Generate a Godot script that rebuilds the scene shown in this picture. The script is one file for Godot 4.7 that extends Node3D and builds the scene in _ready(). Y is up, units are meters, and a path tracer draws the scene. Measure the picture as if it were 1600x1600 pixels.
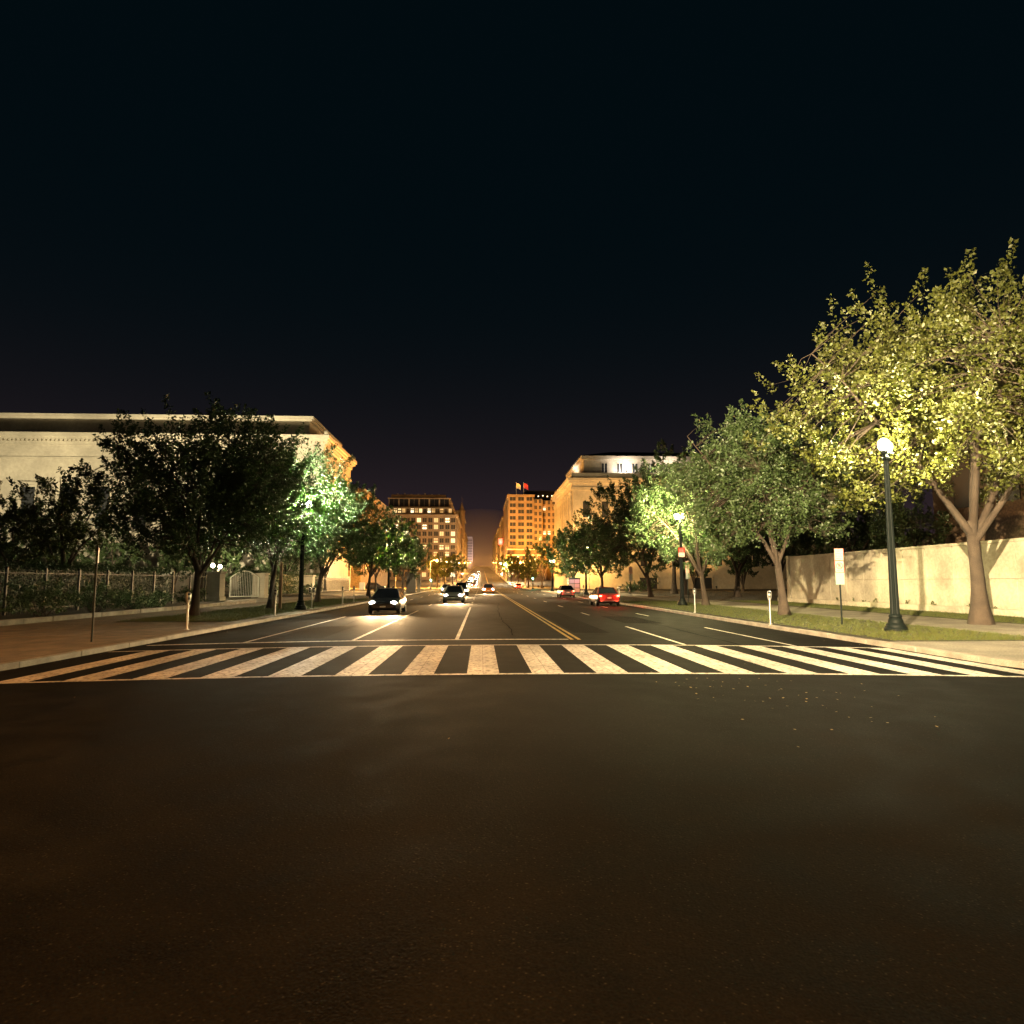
extends Node3D
# A city avenue at night seen from the middle of a crossing: metres, y up, the avenue runs along -z.

var M := {}
var rng := RandomNumberGenerator.new()
var names := {}
var lamp_spots := []      # branches are pruned round the lamps
var tree_at := Vector3.ZERO


# ---------------------------------------------------------------- mesh builder
class MB:
	var v := PackedVector3Array()
	var n := PackedVector3Array()
	var c := PackedColorArray()
	var uv := PackedVector2Array()
	var ix := PackedInt32Array()
	var col := Color.WHITE

	func vert(p: Vector3, nn: Vector3, u := Vector2.ZERO) -> int:
		v.append(p); n.append(nn); c.append(col); uv.append(u)
		return v.size() - 1

	# a convex face turned away from the point ctr
	func face(ps: Array, ctr: Vector3, us := []) -> void:
		var nn: Vector3 = (ps[1] - ps[0]).cross(ps[2] - ps[0])
		if nn.length_squared() < 1e-14 and ps.size() > 3:
			nn = (ps[2] - ps[0]).cross(ps[3] - ps[0])
		nn = nn.normalized()
		var mid: Vector3 = ps[0]
		for k in range(1, ps.size()):
			mid += ps[k]
		mid /= ps.size()
		var flip := nn.dot(mid - ctr) < 0.0
		if flip:
			nn = -nn
		var at := v.size()
		for k in ps.size():
			vert(ps[k], nn, us[k] if us.size() > k else Vector2.ZERO)
		for k in range(1, ps.size() - 1):
			if flip:
				ix.append_array([at, at + k, at + k + 1])
			else:
				ix.append_array([at, at + k + 1, at + k])

	func box(lo: Vector3, hi: Vector3) -> MB:
		var m := (lo + hi) / 2
		var p := []
		for k in 8:
			p.append(Vector3(hi.x if k & 1 else lo.x, hi.y if k & 2 else lo.y, hi.z if k & 4 else lo.z))
		for q in [[0, 2, 6, 4], [1, 3, 7, 5], [0, 1, 5, 4], [2, 3, 7, 6], [0, 1, 3, 2], [4, 5, 7, 6]]:
			face([p[q[0]], p[q[1]], p[q[2]], p[q[3]]], m)
		return self

	# a box with chamfered edges
	func cbox(lo: Vector3, hi: Vector3, b: float) -> MB:
		var m := (lo + hi) / 2
		var h := (hi - lo) / 2
		for a in 3:
			for s in [-1, 1]:
				var ps := []
				for q in [[-1, -1], [1, -1], [1, 1], [-1, 1]]:
					ps.append(m + corner(a, s, q[0], q[1], h, b))
				face(ps, m)
		for a in 3:          # edges run along a; faces a1, a2 meet there
			var a1 := (a + 1) % 3
			var a2 := (a + 2) % 3
			for s1 in [-1, 1]:
				for s2 in [-1, 1]:
					var e := []
					for pick in [[a1, -1], [a1, 1], [a2, 1], [a2, -1]]:
						var p := Vector3.ZERO
						p[a] = pick[1] * (h[a] - b)
						p[a1] = s1 * (h[a1] - (0.0 if pick[0] == a1 else b))
						p[a2] = s2 * (h[a2] - (0.0 if pick[0] == a2 else b))
						e.append(m + p)
					face(e, m)
		for k in 8:
			var s := Vector3(1 if k & 1 else -1, 1 if k & 2 else -1, 1 if k & 4 else -1)
			var t := []
			for a in 3:
				var p := Vector3(s.x * (h.x - b), s.y * (h.y - b), s.z * (h.z - b))
				p[a] = s[a] * h[a]
				t.append(m + p)
			face(t, m)
		return self

	func corner(a: int, s: int, q1: int, q2: int, h: Vector3, b: float) -> Vector3:
		var p := Vector3.ZERO
		p[a] = s * h[a]
		p[(a + 1) % 3] = q1 * (h[(a + 1) % 3] - b)
		p[(a + 2) % 3] = q2 * (h[(a + 2) % 3] - b)
		return p

	func tube(p0: Vector3, p1: Vector3, r0: float, r1: float, k := 8, caps := true) -> MB:
		var d := (p1 - p0).normalized()
		var x := d.cross(Vector3.UP if absf(d.y) < 0.9 else Vector3.RIGHT).normalized()
		var y := x.cross(d)
		var at := v.size()
		for j in k + 1:
			var o := x * cos(TAU * j / k) + y * sin(TAU * j / k)
			vert(p0 + o * r0, o); vert(p1 + o * r1, o)
		for j in k:
			var i := at + j * 2
			ix.append_array([i, i + 2, i + 1, i + 2, i + 3, i + 1])
		if caps:
			for e in [[p0, r0, -d], [p1, r1, d]]:
				if e[1] > 0.001:
					var ps := []
					for j in k:
						ps.append(e[0] + (x * cos(TAU * j / k) + y * sin(TAU * j / k)) * e[1])
					face(ps, e[0] - e[2])
		return self

	# profile of [radius, height] pairs turned round a vertical axis
	func lathe(prof: Array, k := 16, at0 := Vector3.ZERO) -> MB:
		for s in prof.size() - 1:
			var a: Array = prof[s]
			var b: Array = prof[s + 1]
			var nr := Vector2(b[1] - a[1], a[0] - b[0]).normalized()
			var at := v.size()
			for j in k + 1:
				var o := Vector3(cos(TAU * j / k), 0, sin(TAU * j / k))
				var nn := o * nr.x + Vector3.UP * nr.y
				vert(at0 + o * a[0] + Vector3.UP * a[1], nn, Vector2(float(j) / k, 0)); vert(at0 + o * b[0] + Vector3.UP * b[1], nn, Vector2(float(j) / k, 1))
			for j in k:
				var i := at + j * 2
				ix.append_array([i, i + 2, i + 1, i + 2, i + 3, i + 1])
		return self

	func ball(ctr: Vector3, r: Vector3, k := 14, rows := 8) -> MB:
		var at := v.size()
		for a in rows + 1:
			for j in k + 1:
				var o := Vector3(sin(PI * a / rows) * cos(TAU * j / k), cos(PI * a / rows), sin(PI * a / rows) * sin(TAU * j / k))
				vert(ctr + o * r, (o / r).normalized())
		for a in rows:
			for j in k:
				var i := at + a * (k + 1) + j
				ix.append_array([i, i + k + 1, i + 1, i + 1, i + k + 1, i + k + 2])
		return self

	# rings of equal length joined into a skin, normals averaged
	func loft(rings: Array, closed := true, caps := true) -> MB:
		var k: int = rings[0].size()
		var nn := []
		for i in rings.size():
			var row := []
			for j in k:
				var a: Vector3 = rings[mini(i + 1, rings.size() - 1)][j] - rings[maxi(i - 1, 0)][j]
				var j0 := (j - 1 + k) % k if closed else maxi(j - 1, 0)
				var j1 := (j + 1) % k if closed else mini(j + 1, k - 1)
				var b: Vector3 = rings[i][j1] - rings[i][j0]
				row.append(a.cross(b).normalized())
			nn.append(row)
		var mid := Vector3.ZERO
		for p in rings[rings.size() / 2]:
			mid += p / k
		var s := 0.0
		for j in k:
			s += nn[rings.size() / 2][j].dot(rings[rings.size() / 2][j] - mid)
		var sg := 1.0 if s > 0 else -1.0
		var at := v.size()
		for i in rings.size():
			for j in k:
				vert(rings[i][j], nn[i][j] * sg)
		for i in rings.size() - 1:
			for j in (k if closed else k - 1):
				var q := [at + i * k + j, at + i * k + (j + 1) % k, at + (i + 1) * k + (j + 1) % k, at + (i + 1) * k + j]
				if sg > 0:
					ix.append_array([q[0], q[1], q[2], q[0], q[2], q[3]])
				else:
					ix.append_array([q[0], q[2], q[1], q[0], q[3], q[2]])
		if caps:
			face(rings[0], mid); face(rings[-1], mid)
		return self

	# flat polygon (x, z) from y0 up to y1
	func prism(poly: PackedVector2Array, y0: float, y1: float) -> MB:
		var tr := Geometry2D.triangulate_polygon(poly)
		for k in range(0, tr.size(), 3):
			var t := []
			for q in 3:
				t.append(Vector3(poly[tr[k + q]].x, y1, poly[tr[k + q]].y))
			face(t, t[0] - Vector3.UP)
		for k in poly.size():
			var a := poly[k]
			var b := poly[(k + 1) % poly.size()]
			var out := Vector2(b.y - a.y, a.x - b.x) * (1.0 if Geometry2D.is_polygon_clockwise(poly) else -1.0)
			var m := (a + b) / 2 + out
			face([Vector3(a.x, y0, a.y), Vector3(b.x, y0, b.y), Vector3(b.x, y1, b.y), Vector3(a.x, y1, a.y)], Vector3(m.x, (y0 + y1) / 2, m.y))
		return self

	func mesh() -> ArrayMesh:
		var a := []
		a.resize(Mesh.ARRAY_MAX)
		a[Mesh.ARRAY_VERTEX] = v
		a[Mesh.ARRAY_NORMAL] = n
		a[Mesh.ARRAY_COLOR] = c
		a[Mesh.ARRAY_TEX_UV] = uv
		a[Mesh.ARRAY_INDEX] = ix
		var m := ArrayMesh.new()
		m.add_surface_from_arrays(Mesh.PRIMITIVE_TRIANGLES, a)
		return m


func V(x: float, y: float, z: float) -> Vector3:
	return Vector3(x, y, z)


# ---------------------------------------------------------------- objects
func numbered(called: String) -> String:
	names[called] = names.get(called, -1) + 1
	return called if names[called] == 0 else "%s_%03d" % [called, names[called]]


func thing(called: String, label: String, category: String, at := Vector3.ZERO, turn := 0.0, group := "") -> Node3D:
	var o := Node3D.new()
	o.name = numbered(called)
	add_child(o)
	o.position = at
	o.rotation.y = turn
	tag(o, label, category, group)
	return o


func tag(o: Node, label: String, category: String, group := "") -> void:
	o.set_meta("label", label)
	o.set_meta("category", category)
	if group:
		o.set_meta("group", group)


func setting(called: String, label := "") -> Node3D:
	var o := Node3D.new()
	o.name = numbered(called)
	add_child(o)
	o.set_meta("kind", "structure")
	if label:
		o.set_meta("label", label)
	return o


func part(called: String, shape, mat: Material, parent: Node, at := Vector3.ZERO) -> MeshInstance3D:
	var o := MeshInstance3D.new()
	o.name = called if parent != self else numbered(called)
	o.mesh = shape.mesh() if shape is MB else shape
	o.material_override = mat
	parent.add_child(o, true)
	o.position = at
	return o


func bx(x0: float, y0: float, z0: float, x1: float, y1: float, z1: float) -> MB:
	return MB.new().box(V(minf(x0, x1), minf(y0, y1), minf(z0, z1)), V(maxf(x0, x1), maxf(y0, y1), maxf(z0, z1)))


func cb(x0: float, y0: float, z0: float, x1: float, y1: float, z1: float, b := 0.02) -> MB:
	return MB.new().cbox(V(minf(x0, x1), minf(y0, y1), minf(z0, z1)), V(maxf(x0, x1), maxf(y0, y1), maxf(z0, z1)), b)


func omni(parent: Node, at: Vector3, color: Color, energy: float, size := 0.15) -> void:
	var l := OmniLight3D.new()
	l.name = "lamp_light"
	l.light_color = color
	l.light_energy = energy
	l.light_size = size
	l.omni_range = 120
	l.omni_attenuation = 2
	l.shadow_enabled = true
	parent.add_child(l, true)
	l.position = at


func spot(parent: Node, at: Vector3, dir: Vector3, color: Color, energy: float, angle: float, blend := 0.6, size := 0.06) -> void:
	var l := SpotLight3D.new()
	l.name = "spot_light"
	l.light_color = color
	l.light_energy = energy
	l.light_size = size
	l.spot_range = 200
	l.spot_attenuation = 2
	l.spot_angle = angle
	l.spot_angle_attenuation = blend
	l.shadow_enabled = true
	parent.add_child(l, true)
	l.position = at
	l.basis = Basis.looking_at(dir.normalized(), Vector3.UP if absf(dir.normalized().y) < 0.95 else Vector3.RIGHT)


# ---------------------------------------------------------------- materials (base colours are linear)
func mat(r: float, g: float, b: float, rough := 0.8, metal := 0.0) -> StandardMaterial3D:
	var m := StandardMaterial3D.new()
	m.albedo_color = Color(r, g, b).linear_to_srgb()
	m.roughness = rough
	m.metallic = metal
	m.cull_mode = BaseMaterial3D.CULL_DISABLED
	return m


func glow(r: float, g: float, b: float, e: float) -> StandardMaterial3D:
	var m := mat(0.6, 0.6, 0.6, 0.4)
	m.emission_enabled = true
	m.emission = Color(r, g, b).linear_to_srgb()
	m.emission_energy_multiplier = e
	return m


func noise_tex(freq: float, lo: float, hi: float, size := 512, oct := 5, sd := 1, normal := 0.0) -> NoiseTexture2D:
	var f := FastNoiseLite.new()
	f.noise_type = FastNoiseLite.TYPE_SIMPLEX
	f.frequency = freq
	f.fractal_octaves = oct
	f.fractal_gain = 0.6
	f.seed = sd
	var t := NoiseTexture2D.new()
	t.noise = f
	t.width = size
	t.height = size
	t.seamless = true
	if normal > 0.0:
		t.as_normal_map = true
		t.bump_strength = normal
	else:
		var g := Gradient.new()
		g.set_color(0, Color(lo, lo, lo))
		g.set_color(1, Color(hi, hi, hi))
		t.color_ramp = g
	return t


# grain: the texture repeats every `tile` metres; a broader one is laid over it
func grain(m: StandardMaterial3D, tile: float, lo := 0.55, hi := 1.0, freq := 0.03, bump := 0.0, broad := 0.0, sd := 1) -> StandardMaterial3D:
	m.albedo_texture = noise_tex(freq, lo, hi, 512, 5, sd)
	m.uv1_triplanar = true
	m.uv1_world_triplanar = true
	m.uv1_scale = Vector3.ONE / tile
	if bump > 0.0:
		m.normal_enabled = true
		m.normal_texture = noise_tex(freq * 2.0, 0, 1, 512, 4, sd + 7, 6.0)
		m.normal_scale = bump
	if broad > 0.0:
		m.detail_enabled = true
		m.detail_blend_mode = BaseMaterial3D.BLEND_MODE_MUL
		m.detail_uv_layer = BaseMaterial3D.DETAIL_UV_2
		m.detail_albedo = noise_tex(0.012, 1.0 - broad, 1.0, 512, 4, sd + 3)
		m.uv2_triplanar = true
		m.uv2_world_triplanar = true
		m.uv2_scale = Vector3.ONE / (tile * 7.3)
	return m


func asphalt() -> StandardMaterial3D:
	var m := mat(1, 1, 1, 0.62)
	m.metallic_specular = 0.08
	var r := RandomNumberGenerator.new()
	r.seed = 5
	var f := FastNoiseLite.new()
	f.frequency = 0.01
	f.fractal_octaves = 4
	var im := Image.create(1024, 1024, false, Image.FORMAT_RGB8)
	var ro := Image.create(1024, 1024, false, Image.FORMAT_RGB8)
	var big := f.get_seamless_image(1024, 1024)
	for y in 1024:
		for x in 1024:
			var b := big.get_pixel(x, y).r
			var k := r.randf()
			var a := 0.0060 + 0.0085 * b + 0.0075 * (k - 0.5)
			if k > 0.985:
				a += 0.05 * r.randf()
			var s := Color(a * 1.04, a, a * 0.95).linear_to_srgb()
			im.set_pixel(x, y, s)
			var q := 0.7 + 0.22 * b + 0.1 * (r.randf() - 0.5)
			ro.set_pixel(x, y, Color(q, q, q))
	m.albedo_texture = ImageTexture.create_from_image(im)
	m.roughness_texture = ImageTexture.create_from_image(ro)
	m.roughness = 1.0
	m.uv1_triplanar = true
	m.uv1_world_triplanar = true
	m.uv1_scale = Vector3.ONE / 9.0
	m.normal_enabled = true
	var nf := FastNoiseLite.new()
	nf.frequency = 0.9
	nf.fractal_octaves = 2
	var ni := nf.get_seamless_image(1024, 1024)
	ni.bump_map_to_normal_map(1.0)
	m.normal_texture = ImageTexture.create_from_image(ni)
	m.normal_scale = 0.35
	m.detail_enabled = true
	m.detail_blend_mode = BaseMaterial3D.BLEND_MODE_MUL
	m.detail_uv_layer = BaseMaterial3D.DETAIL_UV_2
	m.detail_albedo = noise_tex(0.012, 0.78, 1.0, 512, 5, 31)
	m.uv2_triplanar = true
	m.uv2_world_triplanar = true
	m.uv2_scale = Vector3(1 / 31.0, 1, 1 / 67.0)
	return m


func worn_paint(r: float, g: float, b: float) -> StandardMaterial3D:
	var m := mat(r, g, b, 0.6)
	grain(m, 1.7, 0.45, 1.0, 0.02, 0.35, 0.3, 41)
	var gr: Gradient = (m.albedo_texture as NoiseTexture2D).color_ramp
	gr.set_color(0, Color(0.28, 0.27, 0.26))
	gr.set_offset(0, 0.2)
	gr.add_point(0.36, Color(0.84, 0.83, 0.82))
	gr.set_color(gr.get_point_count() - 1, Color(1, 1, 1))
	return m


func leaf(r: float, g: float, b: float) -> StandardMaterial3D:
	var m := mat(r, g, b, 0.5)
	m.vertex_color_use_as_albedo = true
	m.backlight_enabled = true
	m.backlight = Color(0.35, 0.5, 0.1)
	return m


func make_materials() -> void:
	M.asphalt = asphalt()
	M.white_paint = worn_paint(0.78, 0.72, 0.64)
	M.yellow_paint = worn_paint(0.60, 0.36, 0.02)
	M.aggregate = grain(mat(0.34, 0.25, 0.155, 0.85), 1.1, 0.45, 1.0, 0.12, 0.6, 0.35, 2)
	M.paving = grain(mat(0.36, 0.32, 0.25, 0.8), 2.1, 0.6, 1.0, 0.05, 0.3, 0.3, 4)
	M.granite = grain(mat(0.42, 0.37, 0.30, 0.7), 0.9, 0.55, 1.0, 0.06, 0.4, 0.3, 6)
	M.soil = grain(mat(0.07, 0.055, 0.035, 0.95), 1.4, 0.4, 1.0, 0.05, 1.0, 0.3, 8)
	M.turf = grain(mat(0.058, 0.062, 0.018, 0.95), 1.3, 0.35, 1.0, 0.08, 1.0, 0.45, 9)
	M.blade = leaf(0.065, 0.075, 0.02)
	M.limestone = grain(mat(0.50, 0.45, 0.36, 0.75), 11.0, 0.9, 1.0, 0.02, 0.15, 0.25, 11)
	M.wall_concrete = grain(mat(0.62, 0.55, 0.42, 0.8), 3.1, 0.86, 1.0, 0.02, 0.2, 0.28, 12)
	M.brownstone = grain(mat(0.28, 0.17, 0.10, 0.8), 4.0, 0.65, 1.0, 0.03, 0.2, 0.3, 13)
	M.slate = grain(mat(0.03, 0.03, 0.034, 0.7), 3.0, 0.6, 1.0, 0.04, 0.2, 0.2, 14)
	M.office_stone = grain(mat(0.34, 0.27, 0.20, 0.8), 9.0, 0.7, 1.0, 0.02, 0.0, 0.25, 15)
	M.office_brick = grain(mat(0.38, 0.26, 0.15, 0.8), 7.0, 0.7, 1.0, 0.03, 0.0, 0.25, 16)
	M.far_stone = grain(mat(0.36, 0.27, 0.17, 0.8), 9.0, 0.7, 1.0, 0.02, 0.0, 0.25, 17)
	M.bark = grain(mat(0.16, 0.11, 0.075, 0.9), 0.7, 0.35, 1.0, 0.06, 1.2, 0.3, 18)
	M.iron = mat(0.012, 0.014, 0.014, 0.45, 0.3)
	M.post_paint = grain(mat(0.008, 0.013, 0.012, 0.6), 0.6, 0.6, 1.0, 0.05, 0.15, 0.0, 20)
	M.post_paint.metallic_specular = 0.25
	M.steel = mat(0.30, 0.30, 0.285, 0.42, 0.8)
	M.grey_metal = mat(0.25, 0.25, 0.24, 0.45, 0.6)
	M.dark_glass = mat(0.012, 0.014, 0.018, 0.12)
	M.pane = mat(0.03, 0.032, 0.035, 0.2)
	M.black_plastic = mat(0.01, 0.01, 0.01, 0.5)
	M.rubber = mat(0.012, 0.012, 0.012, 0.85)
	M.globe_off = mat(0.25, 0.24, 0.2, 0.3)
	M.gate_white = mat(0.55, 0.55, 0.5, 0.55)
	M.blind = mat(0.3, 0.26, 0.2, 0.8)
	M.petal = leaf(0.62, 0.60, 0.5)


# ---------------------------------------------------------------- ground heights
func gz(z: float) -> float:
	var t := -z - 215.0
	if t <= 0.0:
		return 0.0
	return 0.03 * t * t / 200.0 if t < 100.0 else 0.03 * (t - 50.0)


func road_y(x: float, z := 0.0) -> float:
	return gz(z) + 0.15 * maxf(0.0, 1.0 - pow((x - 0.8) / 11.3, 2))


# a sheet that follows the ground, with skirts down its edges
func strip(x0: float, x1: float, z0: float, z1: float, lift: float, drop: float, on_road := false, nx := 1, nz := 0) -> MB:
	var b := MB.new()
	var k := nz if nz > 0 else maxi(1, int(absf(z1 - z0) / 12.0))
	var grid := []
	for i in k + 1:
		var row := []
		for j in nx + 1:
			var x := lerpf(x0, x1, float(j) / nx)
			var z := lerpf(z0, z1, float(i) / k)
			row.append(V(x, (road_y(x, z) if on_road else gz(z)) + lift, z))
		grid.append(row)
	var dn := Vector3.DOWN
	for i in k:
		for j in nx:
			b.face([grid[i][j], grid[i][j + 1], grid[i + 1][j + 1], grid[i + 1][j]], grid[i][j] + dn * 5)
		if drop > 0:
			for e in [[0, 1], [nx, nx - 1]]:
				b.face([grid[i][e[0]], grid[i + 1][e[0]], grid[i + 1][e[0]] + dn * drop, grid[i][e[0]] + dn * drop], grid[i][e[1]])
	if drop > 0:
		for e in [[0, 1], [k, k - 1]]:
			for j in nx:
				b.face([grid[e[0]][j], grid[e[0]][j + 1], grid[e[0]][j + 1] + dn * drop, grid[e[0]][j] + dn * drop], grid[e[1]][j])
	return b


# ---------------------------------------------------------------- plants
func rdir() -> Vector3:
	var y := rng.randf_range(-1, 1)
	var a := rng.randf() * TAU
	var r := sqrt(1 - y * y)
	return V(r * cos(a), y, r * sin(a))


# leaves as small folded kites along sprays set through an uneven crown; returns [crown mesh, spray feet]
func leaf_mass(ctr: Vector3, rad: Vector3, count: int, size: float, from: Vector3, spray: float, tint := Color.WHITE, each := 85) -> Array:
	var b := MB.new()
	var feet := []
	var nz := FastNoiseLite.new()
	nz.seed = rng.randi()
	nz.frequency = 0.9
	var left := count
	while left > 0:
		var d := rdir()
		if d.y < -0.9:
			continue
		var q := pow(rng.randf(), 0.42)
		var lump := 0.86 + 0.42 * nz.get_noise_3dv(d * 1.6)
		if rng.randf() > 0.62 + 0.9 * nz.get_noise_3dv(d * 2.4 + Vector3.ONE * 9):
			continue
		var vase := 1.0 if d.y > -0.3 else 1.0 - 0.35 * (-0.3 - d.y)
		var p := ctr + V(d.x * rad.x * vase, d.y * rad.y, d.z * rad.z * vase) * q * lump
		var cut := false
		for l in lamp_spots:
			cut = cut or (tree_at + p).distance_to(l[0]) < l[1]
		if cut:
			continue
		feet.append(p)
		var axis := ((p - from).normalized() + rdir() * 0.55 + Vector3.UP * 0.1).normalized()
		var sx := axis.cross(Vector3.UP).normalized()
		var sy := sx.cross(axis)
		var ln := spray * rng.randf_range(0.7, 1.45)
		var wd := spray * rng.randf_range(0.26, 0.42)
		var num := mini(left, int(each * rng.randf_range(0.6, 1.4)) + 4)
		left -= num
		for k in num:
			var u := rng.randf()
			var a := rng.randf() * TAU
			var w := wd * (1.0 - 0.75 * u) * sqrt(rng.randf())
			var o := p + axis * (u - 0.35) * ln + sx * cos(a) * w + sy * sin(a) * w * 0.8
			var dl := (axis * 0.5 + rdir()).normalized()
			var up := (Vector3.UP * 0.7 + rdir()).normalized()
			var side := dl.cross(up).normalized()
			up = side.cross(dl)
			var s := size * rng.randf_range(0.45, 1.4)
			var hue := rng.randf_range(-0.1, 0.1)      # leaves differ a little in hue, at random
			b.col = Color(tint.r * (1 + hue), tint.g, tint.b * (1 - hue))
			var at := b.v.size()
			b.vert(o, up)
			b.vert(o + dl * s * 0.45 + side * s * 0.33 + up * s * 0.07, (up - side * 0.25).normalized())
			b.vert(o + dl * s, up)
			b.vert(o + dl * s * 0.45 - side * s * 0.33 + up * s * 0.07, (up + side * 0.25).normalized())
			b.ix.append_array([at, at + 2, at + 1, at, at + 3, at + 2])
	return [b.mesh(), feet]


func tree(label: String, at: Vector3, fork: float, ctr: Vector3, rad: Vector3, count: int, size: float, sd: int, m: Material, group: String, thick := 0.19, called := "street_tree", spray := 1.15) -> Node3D:
	rng.seed = sd
	tree_at = at
	var t := thing(called, label, "tree", at, 0.0, group)
	var top := V(ctr.x * 0.25, fork, ctr.z * 0.25)
	var made := leaf_mass(ctr, rad, count, size, V(ctr.x * 0.5, fork * 0.8, ctr.z * 0.5), spray)
	var w := MB.new()
	# trunk with a root flare
	var rings := []
	for k in 7:
		var f := k / 6.0
		var r := thick * (1.0 + 0.9 * pow(1.0 - f, 6)) * (1.0 - 0.18 * f)
		var p := Vector3.ZERO.lerp(top, f) + V(sin(f * 5 + sd) * 0.04, 0, cos(f * 4 + sd) * 0.04) * f
		var ring := []
		for j in 12:
			var a := TAU * j / 12
			ring.append(p + V(cos(a), 0, sin(a)) * r * (1.0 + 0.10 * sin(a * 5 + sd) * (1.3 - f)))
		rings.append(ring)
	rings[0] = rings[0].map(func(p): return p - Vector3.UP * 0.12)
	w.loft(rings, true, false)
	var pts := []
	var limbs := 6
	for k in limbs:
		var a := TAU * (k + rng.randf_range(-0.25, 0.25)) / limbs + sd
		var lift := rng.randf_range(-0.05, 0.75)
		var end := ctr + V(cos(a) * rad.x * 0.72, rad.y * lift, sin(a) * rad.z * 0.72)
		if k == limbs - 1:
			end = ctr + V(rng.randf_range(-0.5, 0.5), rad.y * 0.45, 0)
		var start := top - V(0, rng.randf_range(0.0, 0.28) * fork, 0)
		var prev := start
		var r0 := thick * rng.randf_range(0.5, 0.66)
		for s in 6:
			var f := (s + 1) / 6.0
			var p := start.lerp(end, f) + V(0, sin(f * PI) * 0.16 * rad.x * (1.0 if lift < 0.4 else 0.2), 0) + rdir() * 0.12
			var r1 := r0 * (0.80 if s < 4 else 0.62)
			w.tube(prev, p, r0, r1, 7, false)
			pts.append([p, r1]); pts.append([prev.lerp(p, 0.5), r1])
			prev = p
			r0 = r1
	for f in made[1]:
		var best: Array = pts[0]
		for p in pts:
			if p[0].distance_squared_to(f) < best[0].distance_squared_to(f):
				best = p
		var mid: Vector3 = best[0].lerp(f, 0.5) + V(0, 0.12, 0) + rdir() * 0.1
		var r: float = minf(best[1] * 0.6, 0.035)
		w.tube(best[0], mid, r, r * 0.6, 4, false)
		w.tube(mid, f, r * 0.6, 0.006, 4, false)
	part("trunk", w, M.bark, t)
	part("crown", made[0], m, t)
	return t


func hedge(label: String, at: Vector3, size: Vector3, count: int, sd: int, m: Material) -> void:
	rng.seed = sd
	tree_at = at
	var t := thing("clipped_hedge", label, "hedge", at)
	part("twigs", bx(-size.x * 0.7, 0, -size.z + 0.3, size.x * 0.7, size.y - 0.35, size.z - 0.3), m, t)
	var b := MB.new()
	for k in count:
		var p := V(rng.randf_range(-1, 1) * size.x, rng.randf() * size.y, rng.randf_range(-1, 1) * size.z)
		var f := rng.randf()
		if f < 0.6:
			p.x = size.x * rng.randf_range(0.68, 1.0)
		elif f < 0.8:
			p.y = size.y * rng.randf_range(0.9, 1.05)
		else:
			p.z = size.z * rng.randf_range(0.97, 1.0)
		var d := rdir()
		var side := d.cross(rdir()).normalized()
		var s := rng.randf_range(0.1, 0.2)
		b.face([p, p + d * s * 0.5 + side * s * 0.3, p + d * s, p + d * s * 0.5 - side * s * 0.3], p - V(1, 1, 0))
	part("foliage", b, m, t)


func shrub(label: String, at: Vector3, rad: Vector3, count: int, size: float, sd: int, m: Material, flowers := 0) -> void:
	rng.seed = sd
	tree_at = at
	var t := thing("garden_shrub", label, "shrub", at)
	var made := leaf_mass(V(0, rad.y * 0.85, 0), rad, count, size, Vector3.ZERO, 0.5, Color.WHITE, 50)
	var w := MB.new()
	for k in mini(30, made[1].size()):
		w.tube(V(rng.randf_range(-0.3, 0.3), -0.05, rng.randf_range(-0.2, 0.2)), made[1][k], 0.014, 0.005, 5, false)
	part("stems", w, M.bark, t)
	part("foliage", made[0], m, t)
	if flowers:
		var fl := leaf_mass(V(0, rad.y * 0.95, 0), rad * 1.07, flowers, size * 1.1, Vector3.ZERO, 0.22, Color.WHITE, 12)
		part("blossoms", fl[0], M.petal, t)


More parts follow.
